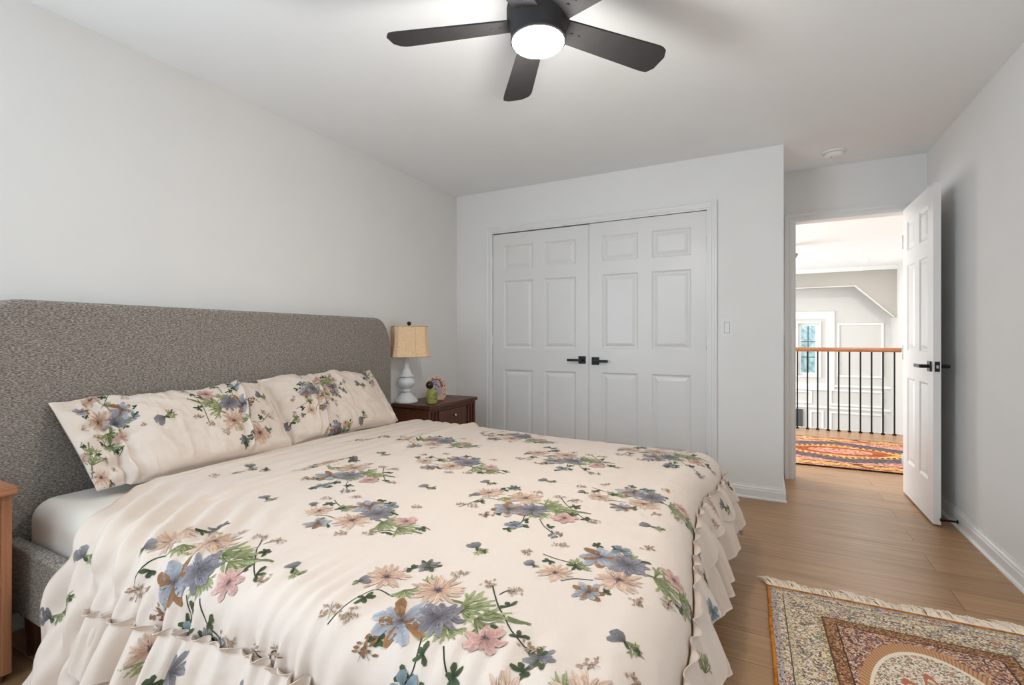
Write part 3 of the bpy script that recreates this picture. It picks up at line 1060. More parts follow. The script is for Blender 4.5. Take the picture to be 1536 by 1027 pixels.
class Patch:
    """a curved cloth surface; at(i,j,off) takes fractional grid indices"""
    def __init__(self, P, N, to_ij):
        self.P, self.N, self.to_ij = P, N, to_ij

    def at(self, a, b, off):
        i, j = self.to_ij(a, b)
        ni, nj = self.P.shape[:2]
        ok = (i >= 0) & (i <= ni - 1) & (j >= 0) & (j <= nj - 1)
        i = np.clip(i, 0, ni - 1.001)
        j = np.clip(j, 0, nj - 1.001)
        i0, j0 = i.astype(int), j.astype(int)
        u, v = (i - i0)[:, None], (j - j0)[:, None]

        def bl(A):
            return (A[i0, j0] * (1 - u) + A[i0 + 1, j0] * u) * (1 - v) + (A[i0, j0 + 1] * (1 - u) + A[i0 + 1, j0 + 1] * u) * v
        n = bl(self.N)
        return bl(self.P) + n * off[:, None], ok


# ------------------------------------------------------------------ the floral print (flat motif shapes laid on the cloth)
COT = np.array(lin(219, 203, 190)[:3])


def L3(r, g, b):
    return np.array(lin(r, g, b)[:3])


COLS = dict(slate=(L3(120, 120, 128), L3(182, 184, 190)), purple=(L3(76, 72, 78), L3(150, 144, 150)), peach=(L3(186, 138, 112), L3(232, 202, 178)),
            pink=(L3(178, 122, 112), L3(226, 184, 172)), brown=(L3(112, 74, 44), L3(166, 118, 74)), blue=(L3(100, 114, 122), L3(146, 160, 166)),
            green=(L3(104, 112, 64), L3(176, 180, 128)), dark=(L3(36, 48, 26), L3(82, 98, 58)), tan=(L3(150, 106, 80), L3(206, 172, 144)),
            grey=(L3(84, 80, 82), L3(152, 146, 148)), core=(L3(56, 50, 56), L3(126, 112, 112)))


class Print:
    def __init__(self):
        self.v, self.c, self.f, self.l = [], [], [], []
        self.layer = 0

    def poly_strip(self, L, Mi, R, cl, cm, cr):
        b = len(self.v)
        n = len(L)
        for i in range(n):
            self.v += [L[i], Mi[i], R[i]]
            self.c += [cl[i], cm[i], cr[i]]
            self.l += [self.layer] * 3
        for i in range(n - 1):
            a = b + 3 * i
            self.f += [(a, a + 1, a + 4, a + 3), (a + 1, a + 2, a + 5, a + 4)]

    def petal(self, cx, cy, ang, ln, wd, col, n=4, jag=0.16, r0=0.0, sharp=False):
        c0, c1 = col
        k = random.uniform(0.74, 1.08)
        bend = random.uniform(-0.25, 0.25)
        L, Mi, R, a_, b_, d_ = [], [], [], [], [], []
        for i in range(n + 1):
            t = i / n
            h = wd * (0.28 + 0.72 * math.sin(PI * 0.5 * min(1.0, t / 0.7)) ** 1.2) * (1 + random.uniform(-jag, jag))
            if i == n:
                h *= 0.45 if not sharp else 0.08
            an = ang + bend * t
            d = r0 + ln * t
            x, y = cx + math.cos(an) * d, cy + math.sin(an) * d
            px, py = -math.sin(an) * h, math.cos(an) * h
            L.append((x + px, y + py))
            Mi.append((x, y))
            R.append((x - px, y - py))
            f = t ** 0.8
            cc = (c0 * (1 - f) + c1 * f) * k * (1.0 if i < n else 0.93)
            a_.append(cc * random.uniform(0.92, 1.12))
            b_.append(cc * random.uniform(0.66, 0.82))
            d_.append(cc * random.uniform(0.9, 1.1))
        self.poly_strip(L, Mi, R, a_, b_, d_)

    def flower(self, cx, cy, R, n, col, core='core', layers=2, wide=1.0, alt=None):
        R *= 0.90
        for ly in range(layers):
            self.layer += 1
            a0 = random.random() * 6.28
            for k in range(n):
                c_ = COLS[alt] if (alt and k % 3 == 0) else COLS[col]
                self.petal(cx, cy, a0 + 2 * PI * k / n + random.uniform(-.12, .12), R * (1 - 0.28 * ly) * random.uniform(.85, 1.1), wide * R * 2.3 / n * 0.62, c_, r0=R * 0.1)
            self.layer += 0.4
        # fine drawn veins between the petals
        self.layer += 1
        src = COLS[col][0]
        for k in range(int(n * 1.6)):
            a = random.random() * 6.28
            self.petal(cx, cy, a, R * random.uniform(0.3, 0.55), R * 0.018, (src * 0.75, src), n=2, r0=R * random.uniform(0.2, 0.45), sharp=True)
        for k in range(int(n * 0.8)):
            a = random.random() * 6.28
            self.petal(cx, cy, a, R * random.uniform(0.25, 0.4), R * 0.022, (COLS[col][1] * 1.12, COLS[col][1] * 1.05), n=2, r0=R * random.uniform(0.35, 0.5), sharp=True)
        self.layer += 1
        for k in range(9):
            self.petal(cx, cy, 2 * PI * k / 9 + random.random() * .4, R * random.uniform(0.16, 0.30), R * 0.05, COLS[core], n=2)

    def spray(self, cx, cy, ang, R, col='green', n=7):
        self.layer += 1
        for k in range(n):
            a = ang + (k - (n - 1) / 2) * (2.1 / n) * 1.25 + random.uniform(-.1, .1)
            l_ = R * random.uniform(0.7, 1.0)
            self.petal(cx, cy, a, l_, R * 0.062, COLS[col], jag=0.4)
            self.petal(cx, cy, a, l_ * 0.9, R * 0.012, COLS['dark'], n=3, sharp=True)
            for s in (-1, 1):
                self.petal(cx + math.cos(a) * l_ * 0.45, cy + math.sin(a) * l_ * 0.45, a + s * 0.62, l_ * 0.40, R * 0.042, COLS[col], n=3, jag=0.4)

    def leaflet(self, cx, cy, R=0.02):
        self.layer += 1
        a0 = random.random() * 6.28
        for k in range(random.choice((3, 4, 5))):
            self.petal(cx, cy, a0 + k * 1.15 + random.uniform(-.3, .3), R * random.uniform(.6, 1.1), R * 0.24, COLS['dark'], n=3, jag=0.25)

    def stem(self, pts, w=0.0016, col='dark'):
        self.layer += 1
        P_ = []
        n = len(pts)
        for i in range(n - 1):
            p0, p1, p2, p3 = pts[max(i - 1, 0)], pts[i], pts[i + 1], pts[min(i + 2, n - 1)]
            for k in range(6):
                t = k / 6
                P_.append(tuple(0.5 * (2 * b + (c - a) * t + (2 * a - 5 * b + 4 * c - d) * t * t + (-a + 3 * b - 3 * c + d) * t ** 3) for a, b, c, d in zip(p0, p1, p2, p3)))
        P_.append(pts[-1])
        L, R = [], []
        for i, p in enumerate(P_):
            q, r = P_[max(i - 1, 0)], P_[min(i + 1, len(P_) - 1)]
            dx, dy = r[0] - q[0], r[1] - q[1]
            dd = math.hypot(dx, dy) + 1e-9
            L.append((p[0] - dy / dd * w, p[1] + dx / dd * w))
            R.append((p[0] + dy / dd * w, p[1] - dx / dd * w))
        c = [COLS[col][0]] * len(P_)
        self.poly_strip(L, P_, R, c, c, c)

    def sprig(self, cx, cy, R=0.022, col='tan'):
        self.layer += 1
        for k in range(15):
            a, d = random.random() * 6.28, R * random.random() ** 0.6
            self.petal(cx + math.cos(a) * d, cy + math.sin(a) * d * 0.7, random.random() * 6.28, R * 0.42, R * 0.11, COLS[col], n=2)
        for k in range(4):
            a = random.random() * 6.28
            self.petal(cx, cy, a, R * 0.9, 0.0007, COLS['dark'], n=2)

    def bud(self, cx, cy, R=0.02, ang=1.0):
        self.layer += 1
        for k in (-1, 0, 1):
            self.petal(cx, cy, ang + k * 0.55, R, R * 0.34, COLS['grey'], n=3)
        self.layer += 1
        self.petal(cx, cy, ang + PI + 0.3, R * 0.8, R * 0.16, COLS['green'], n=3)
        self.petal(cx, cy, ang + PI - 0.5, R * 0.6, R * 0.14, COLS['dark'], n=3)

    # ---- motifs, metres, x right / y away in the motif's own frame
    def bouquet_a(self):
        for s in ([(-.227, -.01), (-.192, .032), (-.149, .077), (-.10, .06)], [(-.012, -.074), (-.023, -.13), (-.049, -.156), (-.069, -.18)],
                  [(.034, -.10), (.045, -.156), (.068, -.207)], [(.121, .097), (.138, .013), (.177, -.093), (.205, -.121)], [(.138, .06), (.155, .075), (.173, .07)]):
            self.stem(s)
        self.stem([(.03, .044), (.11, .0), (.204, -.048)], 0.004, 'green')
        self.stem([(.05, .0), (.12, -.02), (.19, -.045)], 0.003, 'green')
        self.spray(.055, .01, 0.1, .085)
        self.spray(.09, -.03, -0.3, .08)
        self.spray(.035, -.05, -1.6, .06)
        self.spray(-.08, .085, -1.2, .05)
        self.spray(-.03, .10, 0.6, .05)
        for p in ((-.159, .044), (-.104, -.064), (-.004, -.112), (-.039, -.135), (-.067, -.18), (-.018, -.164), (.056, -.16), (.18, -.089), (.161, .013), (.138, -.064), (-.081, .172)):
            self.leaflet(p[0], p[1], .024)
        self.flower(-.043, .188, .032, 7, 'grey', alt='dark')
        self.flower(-.134, .135, .058, 15, 'peach')
        self.flower(-.003, .082, .066, 17, 'peach')
        self.flower(-.062, -.025, .068, 8, 'slate', alt='brown', wide=1.15)
        self.flower(.014, -.024, .058, 11, 'purple', wide=1.2)
        self.flower(.113, -.093, .044, 7, 'pink', wide=1.2)
        self.flower(-.047, -.156, .032, 4, 'blue', layers=1, wide=1.0)
        for p in ((-.226, .019), (-.181, .002), (.113, .104), (.173, .07), (.203, -.112), (.041, .148)):
            self.sprig(*p)
        self.sprig(.077, -.218, .03, 'grey')
        self.bud(-.191, .111, .026, 0.6)
        self.sprig(-.13, -.074, .03, 'brown')

    def bouquet_b(self):
        for s in ([(-.15, .138), (-.127, .103), (-.089, .052)], [(.048, -.127), (.089, -.106), (.173, -.132)], [(.163, -.084), (.199, -.084), (.221, -.106)], [(-.09, -.02), (-.13, .0), (-.165, .0)]):
            self.stem(s)
        self.stem([(.0, .0), (.09, -.06), (.2, -.13)], 0.004, 'green')
        self.spray(.06, -.05, -0.5, .085)
        self.spray(.12, -.09, -0.3, .07)
        self.spray(.04, .04, 0.2, .06)
        self.spray(-.10, .05, 0.4, .05)
        for p in ((-.099, .052), (.083, .026), (.192, -.095), (.014, .138), (-.09, -.072), (.05, .11), (-.15, .10), (.10, -.12)):
            self.leaflet(p[0], p[1], .023)
        self.flower(-.162, .039, .045, 13, 'peach')
        self.flower(-.03, -.037, .060, 16, 'peach')
        self.flower(-.126, -.061, .042, 7, 'slate', alt='brown')
        self.flower(-.012, .075, .062, 8, 'slate', alt='brown', wide=1.15)
        self.flower(.032, .018, .056, 11, 'purple', wide=1.2)
        self.flower(.135, -.037, .038, 7, 'pink', wide=1.2)
        self.flower(.06, .09, .03, 4, 'blue', layers=1)
        for p in ((-.187, .153), (-.083, .169), (.143, .086), (.048, -.127), (-.034, -.127)):
            self.sprig(*p)
        self.bud(-.20, .09, .024, 2.0)

    def small(self):
        self.bud(0, 0, .034, 2.4)
        self.spray(.012, -.008, -.6, .034, n=5)
        self.leaflet(.03, -.012, .014)


def place(target, kind, a, b, rot, sc=1.0, flip=1):
    p = Print()
    getattr(p, kind)()
    c, s = math.cos(rot), math.sin(rot)
    base = len(target.v)
    for (x, y) in p.v:
        x *= flip
        target.v.append((a + sc * (c * x - s * y), b + sc * (s * x + c * y)))
    target.c += p.c
    target.l += p.l
    fl = flip < 0
    target.f += [tuple(base + i for i in (reversed(f_) if fl else f_)) for f_ in p.f]


def cloth_obj(name, P, patch, pr, parent=None, thick=0.004, base_col=COT, loc=None, origin=(0, 0, 0), mat=None, extra=None):
    """grid cloth with thickness plus the printed motif, one mesh"""
    ni, nj = P.shape[:2]
    N = patch.N
    V = [P.reshape(-1, 3), (P - N * thick).reshape(-1, 3)]
    idx = np.arange(ni * nj).reshape(ni, nj)
    q = np.stack([idx[:-1, :-1], idx[1:, :-1], idx[1:, 1:], idx[:-1, 1:]], -1).reshape(-1, 4)
    F = [q, q[:, ::-1] + ni * nj]
    rim = np.concatenate([idx[:, 0], idx[-1, 1:], idx[-2::-1, -1], idx[0, -2::-1]])
    r2 = np.roll(rim, -1)
    F.append(np.stack([rim, r2, r2 + ni * nj, rim + ni * nj], -1)[:-1])
    cols = [np.tile(base_col, (2 * ni * nj, 1))]
    nb = 2 * ni * nj
    if pr and pr.v:
        ab = np.array(pr.v)
        off = 0.0007 + 0.00003 * np.array(pr.l)
        pos, ok = patch.at(ab[:, 0], ab[:, 1], off)
        V.append(pos)
        pf = [f_ for f_ in pr.f if all(ok[i] for i in f_)]
        F.append(np.array(pf) + nb)
        cols.append(np.array(pr.c))
    if extra:
        eV, eF = extra
        n_ = sum(len(v) for v in V)
        V.append(eV)
        F.append(eF + n_)
        cols.append(np.tile(base_col, (len(eV), 1)))
    V = np.concatenate(V) - np.array(origin)
    F = np.concatenate(F)
    cols = np.concatenate(cols)
    me = bpy.data.meshes.new(name)
    me.from_pydata(V.tolist(), [], F.tolist())
    me.polygons.foreach_set('use_smooth', [True] * len(me.polygons))
    at = me.color_attributes.new('print', 'FLOAT_COLOR', 'POINT')
    at.data.foreach_set('color', np.concatenate([cols, np.ones((len(cols), 1))], 1).ravel().astype(np.float32))
    me.materials.append(mat or M['cotton'])
    me.update()
    o = bpy.data.objects.new(name, me)
    C.objects.link(o)
    o.location = origin
    if parent:
        o.parent = parent
        o.location = (0, 0, 0)
    return o


# ------------------------------------------------------------------ duvet
PE, QN, QF = -0.37, 0.80, 2.60
PF0, NLEN, FLEN = 0.0, 0.0, 0.0


def bend(t, r, fl):
    tt = np.maximum(t, 0)
    ang = np.minimum(tt / r, PI / 2)
    ex = np.maximum(tt - r * PI / 2, 0)
    out = np.minimum(t, 0) + r * np.sin(ang) + ex * fl
    drop = r * (1 - np.cos(ang)) + ex * np.sqrt(np.maximum(0.05, 1 - fl ** 2))
    return out, drop


def head_edge(q):
    return -2.085 + 0.21 * sstep(1.05, 0.70, q) + 0.13 * sstep(0.66, 0.2, q)


GI, GJ = 300, 400
P_FOOT = 0.12
Q0, Q1 = 0.34, 3.0
qv = np.linspace(Q0, Q1, GJ)
iv = np.linspace(0, 1, GI)
QQ = np.tile(qv[None, :], (GI, 1))
HE = head_edge(QQ)
# hem at the near side sits higher towards the foot, lower at the head corner
PP = HE + (P_FOOT - HE) * iv[:, None]


def foot_edge(q):
    return PE + 0.012 + 0.085 * sstep(2.0, 1.05, q) + 0.045 * sstep(2.1, 2.5, q)


def duvet_pos(p, q):
    pe = foot_edge(q)
    hc = sstep(-1.15, -1.8, p)
    # fabric hangs lower at the head corner: stretch the near side there
    fl_n = 0.16 + 0.22 * hc
    tq = QN - q
    yo, dn = bend(np.where(tq > 0, tq * (1 + 0.10 * hc), tq), 0.115, fl_n)
    yf, df = bend(q - QF, 0.11, 0.12 + 0 * q)
    fl_f = 0.34 + 0.10 * vnoise(q * 4, q * 0, 5)
    xo, dp = bend(p - pe, 0.13, fl_f)
    x = pe + xo
    y = np.where(q < 1.7, QN - yo, QF + yf)
    drop = (dn ** 3 + dp ** 3 + df ** 3) ** (1 / 3)
    zt = 0.572 - 0.022 * (p + 2.1) / 1.7
    edge = np.minimum(np.minimum(q - QN, QF - q), pe - p)
    zt = zt + 0.016 * (1 - np.exp(-np.maximum(edge, 0) / 0.30)) - 0.012
    x = x - 0.55 * hc * dn * sstep(-1.0, -1.8, p) * 0.35
    return np.stack([x, y, zt - drop], -1), dn, dp, df


B0, DN, DP, DF = duvet_pos(PP, QQ)
Nn = grid_normals(B0)
if Nn[GI // 2, GJ // 2, 2] < 0:
    Nn = -Nn
# wrinkles
D = 0.0075 * fbm(PP * 3.0, QQ * 2.2, 3, 2) + 0.0035 * (np.abs(fbm(PP * 9 + QQ * 3, QQ * 4 - PP * 2, 9, 3)) * -1)
rid = fbm(PP * 7 + 1.5 * fbm(QQ * 2, PP, 4, 2), QQ * 1.6, 21, 3)
hz = sstep(-1.45, -1.7, PP) * sstep(0.75, 1.0, QQ)
D += hz * 0.010 * (0.5 - np.abs(rid)) * 1.2
cr = -1.63 + 0.05 * fbm(QQ * 2.0, QQ * 0, 31, 2)
D += hz * 0.0032 * np.sin(2 * PI * PP / 0.075 + 5 * fbm(QQ * 1.1, PP * 2, 33, 2))
D += 0.018 * np.exp(-np.maximum(cr - PP, 0) ** 2 / 0.05 ** 2) * sstep(0.012, -0.004, PP - cr) * sstep(0.8, 1.1, QQ)
topm = 1 - sstep(0.02, 0.10, DN + DP + DF)
# hanging folds, near side
ph = PP / 0.105 + 1.6 * fbm(PP * 2.5, QQ * 1.0, 41, 2)
An = sstep(0.01, 0.22, DN)
fold = np.sin(2 * PI * ph) + 0.6 * np.sin(2 * PI * ph * 1.93 + 1.0)
D += An * 0.012 * fold * (0.6 + 0.8 * (fbm(PP * 1.7, QQ * 0, 47, 2) + 0.5))
# gathers creeping up over the near edge of the top
Ae = np.exp(-((QQ - QN + 0.02) / 0.10) ** 2) * (1 - An)
D += Ae * 0.0035 * np.sin(2 * PI * ph * 1.5)
# diagonal pulls at the head corner
hcN = sstep(-1.15, -1.6, PP) * sstep(1.15, 0.8, QQ)
dg = PP * 0.75 + (QQ) * 0.55
D += hcN * 0.014 * np.sin(2 * PI * dg / 0.085 + 2.5 * fbm(PP * 3, QQ * 3, 51, 2))
# foot folds
ph2 = QQ / 0.21 + 1.5 * fbm(QQ * 2.2, PP * 0, 61, 2)
Af = sstep(0.10, 0.30, DP)
D += Af * 0.026 * (np.sin(2 * PI * ph2) + 0.35 * np.sin(2 * PI * ph2 * 2.3))
Ap = np.exp(-((PP - foot_edge(QQ) - 0.06) / 0.10) ** 2) * (1 - Af)
D += Ap * 0.004 * (0.5 - np.abs(fbm(QQ * 9, PP * 3, 71, 2))) * 2
DUV = B0 + Nn * D[:, :, None]
DN_N = grid_normals(DUV)
if DN_N[GI // 2, GJ // 2, 2] < 0:
    DN_N = -DN_N


def duvet_ij(p, q):
    j = (q - Q0) / (Q1 - Q0) * (GJ - 1)
    h = head_edge(q)
    i = (p - h) / (P_FOOT - h) * (GI - 1)
    return i, j


dpatch = Patch(DUV, DN_N, duvet_ij)
pr = Print()
R0 = YAW
for kind, a, b_, dr, fl in (('bouquet_a', -1.30, .735, 0.1, 1), ('bouquet_b', -1.11, 1.135, 0, 1), ('bouquet_a', -.70, 1.455, 0, 1), ('bouquet_a', -.62, .83, 0, 1),
                            ('bouquet_b', -.315, 1.19, 0.35, 1), ('bouquet_b', -.375, 1.76, 0.25, 1), ('bouquet_b', -1.185, 1.779, 0, 1), ('bouquet_a', -1.5, 1.435, 0, 1),
                            ('bouquet_a', -.80, 2.10, 0, 1), ('bouquet_b', -1.24, 2.44, 0, 1), ('bouquet_b', -1.52, 2.08, 0.2, 1), ('bouquet_a', -.43, 2.44, 0.1, 1),
                            ('bouquet_a', -1.02, .47, 0.2, 1), ('bouquet_b', -.55, .52, 0.1, 1), ('bouquet_a', -.20, .70, 0.3, 1)):
    place(pr, kind, a, b_, R0 + dr, 1.0, fl)
for a, b_ in ((-1.78, .66), (-1.76, .56), (-1.80, .50), (-1.03, .81), (-.69, 1.118), (-1.12, 1.458), (-.76, 1.752), (-.31, 1.517), (-.24, .93), (-1.53, 1.093), (-1.87, 2.046), (-.377, 2.27), (-1.92, 1.30), (-.95, 1.62), (-1.60, 1.75), (-.98, 2.3)):
    place(pr, 'small', a, b_, R0 + random.uniform(-.4, .4), 1.0)
p2 = Print()
for k in range(3):
    p2.leaflet(-1.90 + 0.03 * k, 1.22 + 0.05 * k, .022)
    p2.sprig(-1.93 + 0.04 * k, 1.15 + 0.08 * k, .026)
    p2.sprig(-1.95 + 0.03 * k, 1.86 + 0.06 * k, .024)
    p2.leaflet(-1.93 + 0.03 * k, 1.90 + 0.05 * k, .020)
b0 = len(pr.v)
pr.v += p2.v
pr.c += p2.c
pr.l += p2.l
pr.f += [tuple(i + b0 for i in f_) for f_ in p2.f]
duvet = cloth_obj('duvet', DUV, dpatch, pr, thick=0.010, origin=(-1.1, 1.7, 0.55))
tag(duvet, 'cream floral duvet with ruffled edges spread over the bed', 'duvet')


# gathered flounce with a little standing header, sewn on along the sides and the foot
def flounce(name, seam_p, seam_q, out_dir, length, seed, n_w, prints=(), flare=0.058, head=0.018, lenfun=None):
    """seam given in duvet cloth coordinates (arrays); out_dir arrays (n,3)"""
    n = len(seam_p)
    S, ok = dpatch.at(seam_p, seam_q, np.full(n, 0.002))
    s = np.concatenate([[0], np.cumsum(np.linalg.norm(np.diff(S, axis=0), axis=1))])
    # smooth the seam line a little
    for _ in range(6):
        S[1:-1] = (S[:-2] + 2 * S[1:-1] + S[2:]) / 4
    m_ = 34
    vv = np.concatenate([np.linspace(-head, 0, 8)[:-1], np.linspace(0, 1, m_)])
    P = np.zeros((n, len(vv), 3))
    wob = s / n_w + 0.9 * fbm(s * 3, s * 0, seed, 2)
    wob2 = s / (n_w * 0.38) + 0.8 * fbm(s * 6, s * 0, seed + 5, 2)
    for k, v in enumerate(vv):
        if v < 0:
            h = -v / head
            amp = 0.011 * h
            up = -v
            dz = up * 0.9
            out = 0.004 + amp * (np.sin(2 * PI * wob2) + 0.5) + 0.003 * h
            P[:, k] = S + out_dir * out[:, None]
            P[:, k, 2] += dz + 0.003 * h * np.sin(2 * PI * wob2 * 1.3)
        else:
            L_ = length if lenfun is None else lenfun(s)
            out = 0.004 + flare * (v ** 0.75) + 0.015 * v * np.sin(2 * PI * wob) + 0.005 * np.minimum(1, v * 3) * np.sin(2 * PI * wob2) * (1 - 0.6 * v)
            P[:, k] = S + out_dir * out[:, None]
            P[:, k, 2] -= L_ * v * (1 + 0.06 * np.sin(2 * PI * wob + 1))
    Nf = grid_normals(P)
    if (Nf[n // 2, -5] * out_dir[n // 2]).sum() < 0:
        Nf = -Nf

    def ij(a, b):
        return np.interp(a, s, np.arange(n)), 7 + np.asarray(b) * (m_ - 1)
    fp_ = Patch(P, Nf, ij)
    pf = Print()
    for kind, a, b, sc in prints:
        pk = Print()
        getattr(pk, kind[0])(*kind[1:])
        bb_ = len(pf.v)
        pf.v += [(a + sc * x, b - sc * y / length) for x, y in pk.v]
        pf.c += pk.c
        pf.l += pk.l
        pf.f += [tuple(i + bb_ for i in f_) for f_ in pk.f]
    o = cloth_obj(name, P, fp_, pf, thick=0.002, origin=(-1.1, 1.7, 0.55), parent=duvet)
    return o


n1 = 420
spn = np.linspace(-1.64, -0.42, n1)
sq = 0.548 + 0.05 * sstep(-1.6, -0.95, spn)
od = np.tile(np.array([[0.0, -1.0, 0.0]]), (n1, 1))
flounce('ruffle', spn, sq, od, 0.125, 81, 0.15,
        [(('flower', 0, 0, .05, 14, 'peach'), 0.42, 0.30, 1), (('spray', 0, 0, -1.6, .06), 0.43, 0.5, 1), (('spray', 0, 0, -2.2, .05), 0.33, 0.6, 1), (('flower', 0, 0, .04, 10, 'grey'), 0.60, 0.4, 1), (('leaflet', 0, 0, .03), 0.52, .75, 1), (('small',), 0.85, 0.5, 1), (('sprig', 0, 0, .03), 1.0, .3, 1)])
n2 = 620
sqq = np.linspace(0.55, 2.70, n2)
sp = foot_edge(sqq) + 0.185
od = np.tile(np.array([[1.0, 0.0, 0.0]]), (n2, 1))
flounce('ruffle', sp, sqq, od, 0.115, 91, 0.30,
        [(('flower', 0, 0, .04, 12, 'peach'), 0.97, 0.35, 1), (('leaflet', 0, 0, .035), 1.02, .6, 1), (('flower', 0, 0, .035, 7, 'blue'), 0.90, .8, 1), (('flower', 0, 0, .03, 8, 'grey'), 1.10, .2, 1), (('flower', 0, 0, .035, 12, 'peach'), 1.62, .3, 1), (('sprig', 0, 0, .03), 1.55, .6, 1), (('small',), 1.75, .5, 1), (('flower', 0, 0, .03, 10, 'pink'), 2.0, .2, 1), (('leaflet', 0, 0, .03), 2.03, .4, 1), (('spray', 0, 0, 1.0, .05), 0.55, .5, 1)])


# ------------------------------------------------------------------ pillows
def pillow(name, yc, width, label, seed, flange_lo, flange_hi, ridges, prints, bx=-2.135, tx=-2.38, zb=0.560, zt=0.865, twist=0.0, roll=0.0, slant=0.0):
    nu, nv = 190, 110
    u = np.linspace(-1, 1, nu)[:, None] * np.ones((1, nv))
    v = np.linspace(-1, 1, nv)[None, :] * np.ones((nu, 1))
    W2 = width / 2
    H2 = math.hypot(tx - bx, zt - zb) / 2
    # puffed body between the flanges
    ul, uh = -1 + 2 * flange_lo, 1 - 2 * flange_hi
    t = np.clip((u - ul) / (uh - ul), 0, 1) * 2 - 1
    inside = ((u > ul) & (u < uh)).astype(float)
    body = np.sqrt(np.maximum(0, (1 - np.abs(t) ** 2.8) * (1 - np.abs(v) ** 2.3))) * inside
    th = 0.100 * body + 0.007 + 0.010 * sstep(0, 0.5, 1 - np.abs(v)) * (1 - inside)
    ox = W2 * u * (1 - 0.02 * (1 - v ** 2)) + slant * np.maximum(0, -u) ** 2 * (0.5 - 0.5 * v)
    oy = H2 * v * (1 - 0.035 * (1 - u ** 2)) + (0.022 * fbm(u * 3.2, v * 0, seed, 3) + 0.012) * sstep(0.2, 1.0, v) + 0.006 * fbm(u * 7, v * 0, seed + 1, 2)
    ct = 1 - np.maximum(np.abs(u), np.abs(v)) ** 8
    wr = 0.016 * fbm(u * 4 + v * 1.5, v * 2 - u, seed + 3, 3) + 0.011 * (0.4 - np.abs(fbm(u * 9, v * 1.4 + u * 2, seed + 9, 2)))
    # stretch creases running along from the flange seams
    wr += 0.010 * np.exp(-((u - ul) / 0.16) ** 2) * np.sin(v * 13 + 2 * fbm(u * 3, v * 3, seed + 2, 2))
    wr += 0.010 * np.exp(-((u - uh) / 0.16) ** 2) * np.sin(v * 14 + 1 + 2 * fbm(u * 3, v * 3, seed + 4, 2))
    for rc, slope, wd, am in ridges:
        x_ = (u - rc - slope * v) / wd
        wr += am * np.exp(-np.maximum(x_, 0) ** 2 - (np.minimum(x_, 0) * 3.0) ** 2)
        wr += -0.7 * am * np.exp(-((x_ - 2.2) / 1.0) ** 2) - 0.5 * am * np.exp(-((x_ + 1.2) / 0.5) ** 2)
    yaxis = np.array([tx - bx, 0, zt - zb]) / (2 * H2)
    nrm = np.array([zt - zb, 0, -(tx - bx)]) / (2 * H2)
    c0 = np.array([(bx + tx) / 2, yc, (zb + zt) / 2])
    edge = np.minimum(1 - np.abs(u), 1 - np.abs(v))
    fr = th + wr * np.minimum(1, edge * 12)
    bk = -np.minimum(th, 0.05) * 0.8

    def mk(dist):
        P = c0[None, None] + oy[..., None] * yaxis + dist[..., None] * nrm
        P[..., 1] += ox
        P[..., 0] += twist * u * 0.06
        P[..., 2] += roll * u + 0.0
        # the lower edge slumps forward on to the bed
        s_ = sstep(0.3, 1.0, -v)
        P[..., 0] += 0.03 * s_ * inside
        return P
    Pf = mk(np.where(edge < 1e-9, 0.0, fr))
    Pb = mk(np.where(edge < 1e-9, 0.0, bk))
    N = grid_normals(Pf)
    if N[nu // 2, nv // 2, 0] < 0:
        N = -N
    # printed front
    pr_ = Print()
    for kind, a, b, rot, sc in prints:
        place(pr_, kind, a, b, rot, sc)

    def ij(a, b):
        return (np.asarray(a) / W2 + 1) / 2 * (nu - 1), (np.asarray(b) / H2 + 1) / 2 * (nv - 1)
    pt = Patch(Pf, N, ij)
    idx = np.arange(nu * nv).reshape(nu, nv)
    q = np.stack([idx[:-1, :-1], idx[:-1, 1:], idx[1:, 1:], idx[1:, :-1]], -1).reshape(-1, 4)
    o = cloth_obj(name, Pf, pt, pr_, thick=0.0015, origin=(-2.25, yc, zb), extra=(Pb.reshape(-1, 3), q), base_col=COT)
    return tag(o, label, 'pillow', 'floral pillows on the bed')


pillow('pillow', 1.235, 0.84, 'near floral pillow with a wide flanged end, left of the pair against the headboard', 3, 0.14, 0.03,
       [(-0.70, -0.02, 0.030, 0.018), (0.50, 0.10, 0.035, 0.022)],
       [('bouquet_a', 0.15, 0.02, 2.9, 0.86), ('bouquet_b', -0.29, 0.07, -1.2, 0.62), ('bouquet_b', -0.42, -0.14, 1.9, 0.6), ('small', -0.13, 0.02, 1.0, 1.1), ('small', 0.33, 0.08, 0.4, 0.9), ('bouquet_b', -0.02, 0.235, 0.3, 0.5)],
       bx=-2.145, zb=0.562, zt=0.866, twist=0.5, slant=0.055, roll=0.008)
pillow('pillow', 2.06, 0.80, 'far floral pillow of the pair, nearer the table lamp', 13, 0.02, 0.07,
       [(-0.42, 0.13, 0.035, 0.021), (0.82, 0.05, 0.035, 0.014)],
       [('bouquet_b', -0.19, 0.03, 1.2, 0.72), ('bouquet_a', -0.08, 0.05, 1.5, 0.5), ('small', 0.15, 0.06, 0.3, 1.0), ('bouquet_a', 0.30, 0.16, -0.6, 0.5), ('small', 0.05, -0.16, 1.3, 1.0), ('bouquet_b', -0.13, -0.20, 0.9, 0.45), ('small', -0.37, -0.10, 1, 1)],
       bx=-2.14, zb=0.572, zt=0.885, twist=0.3)


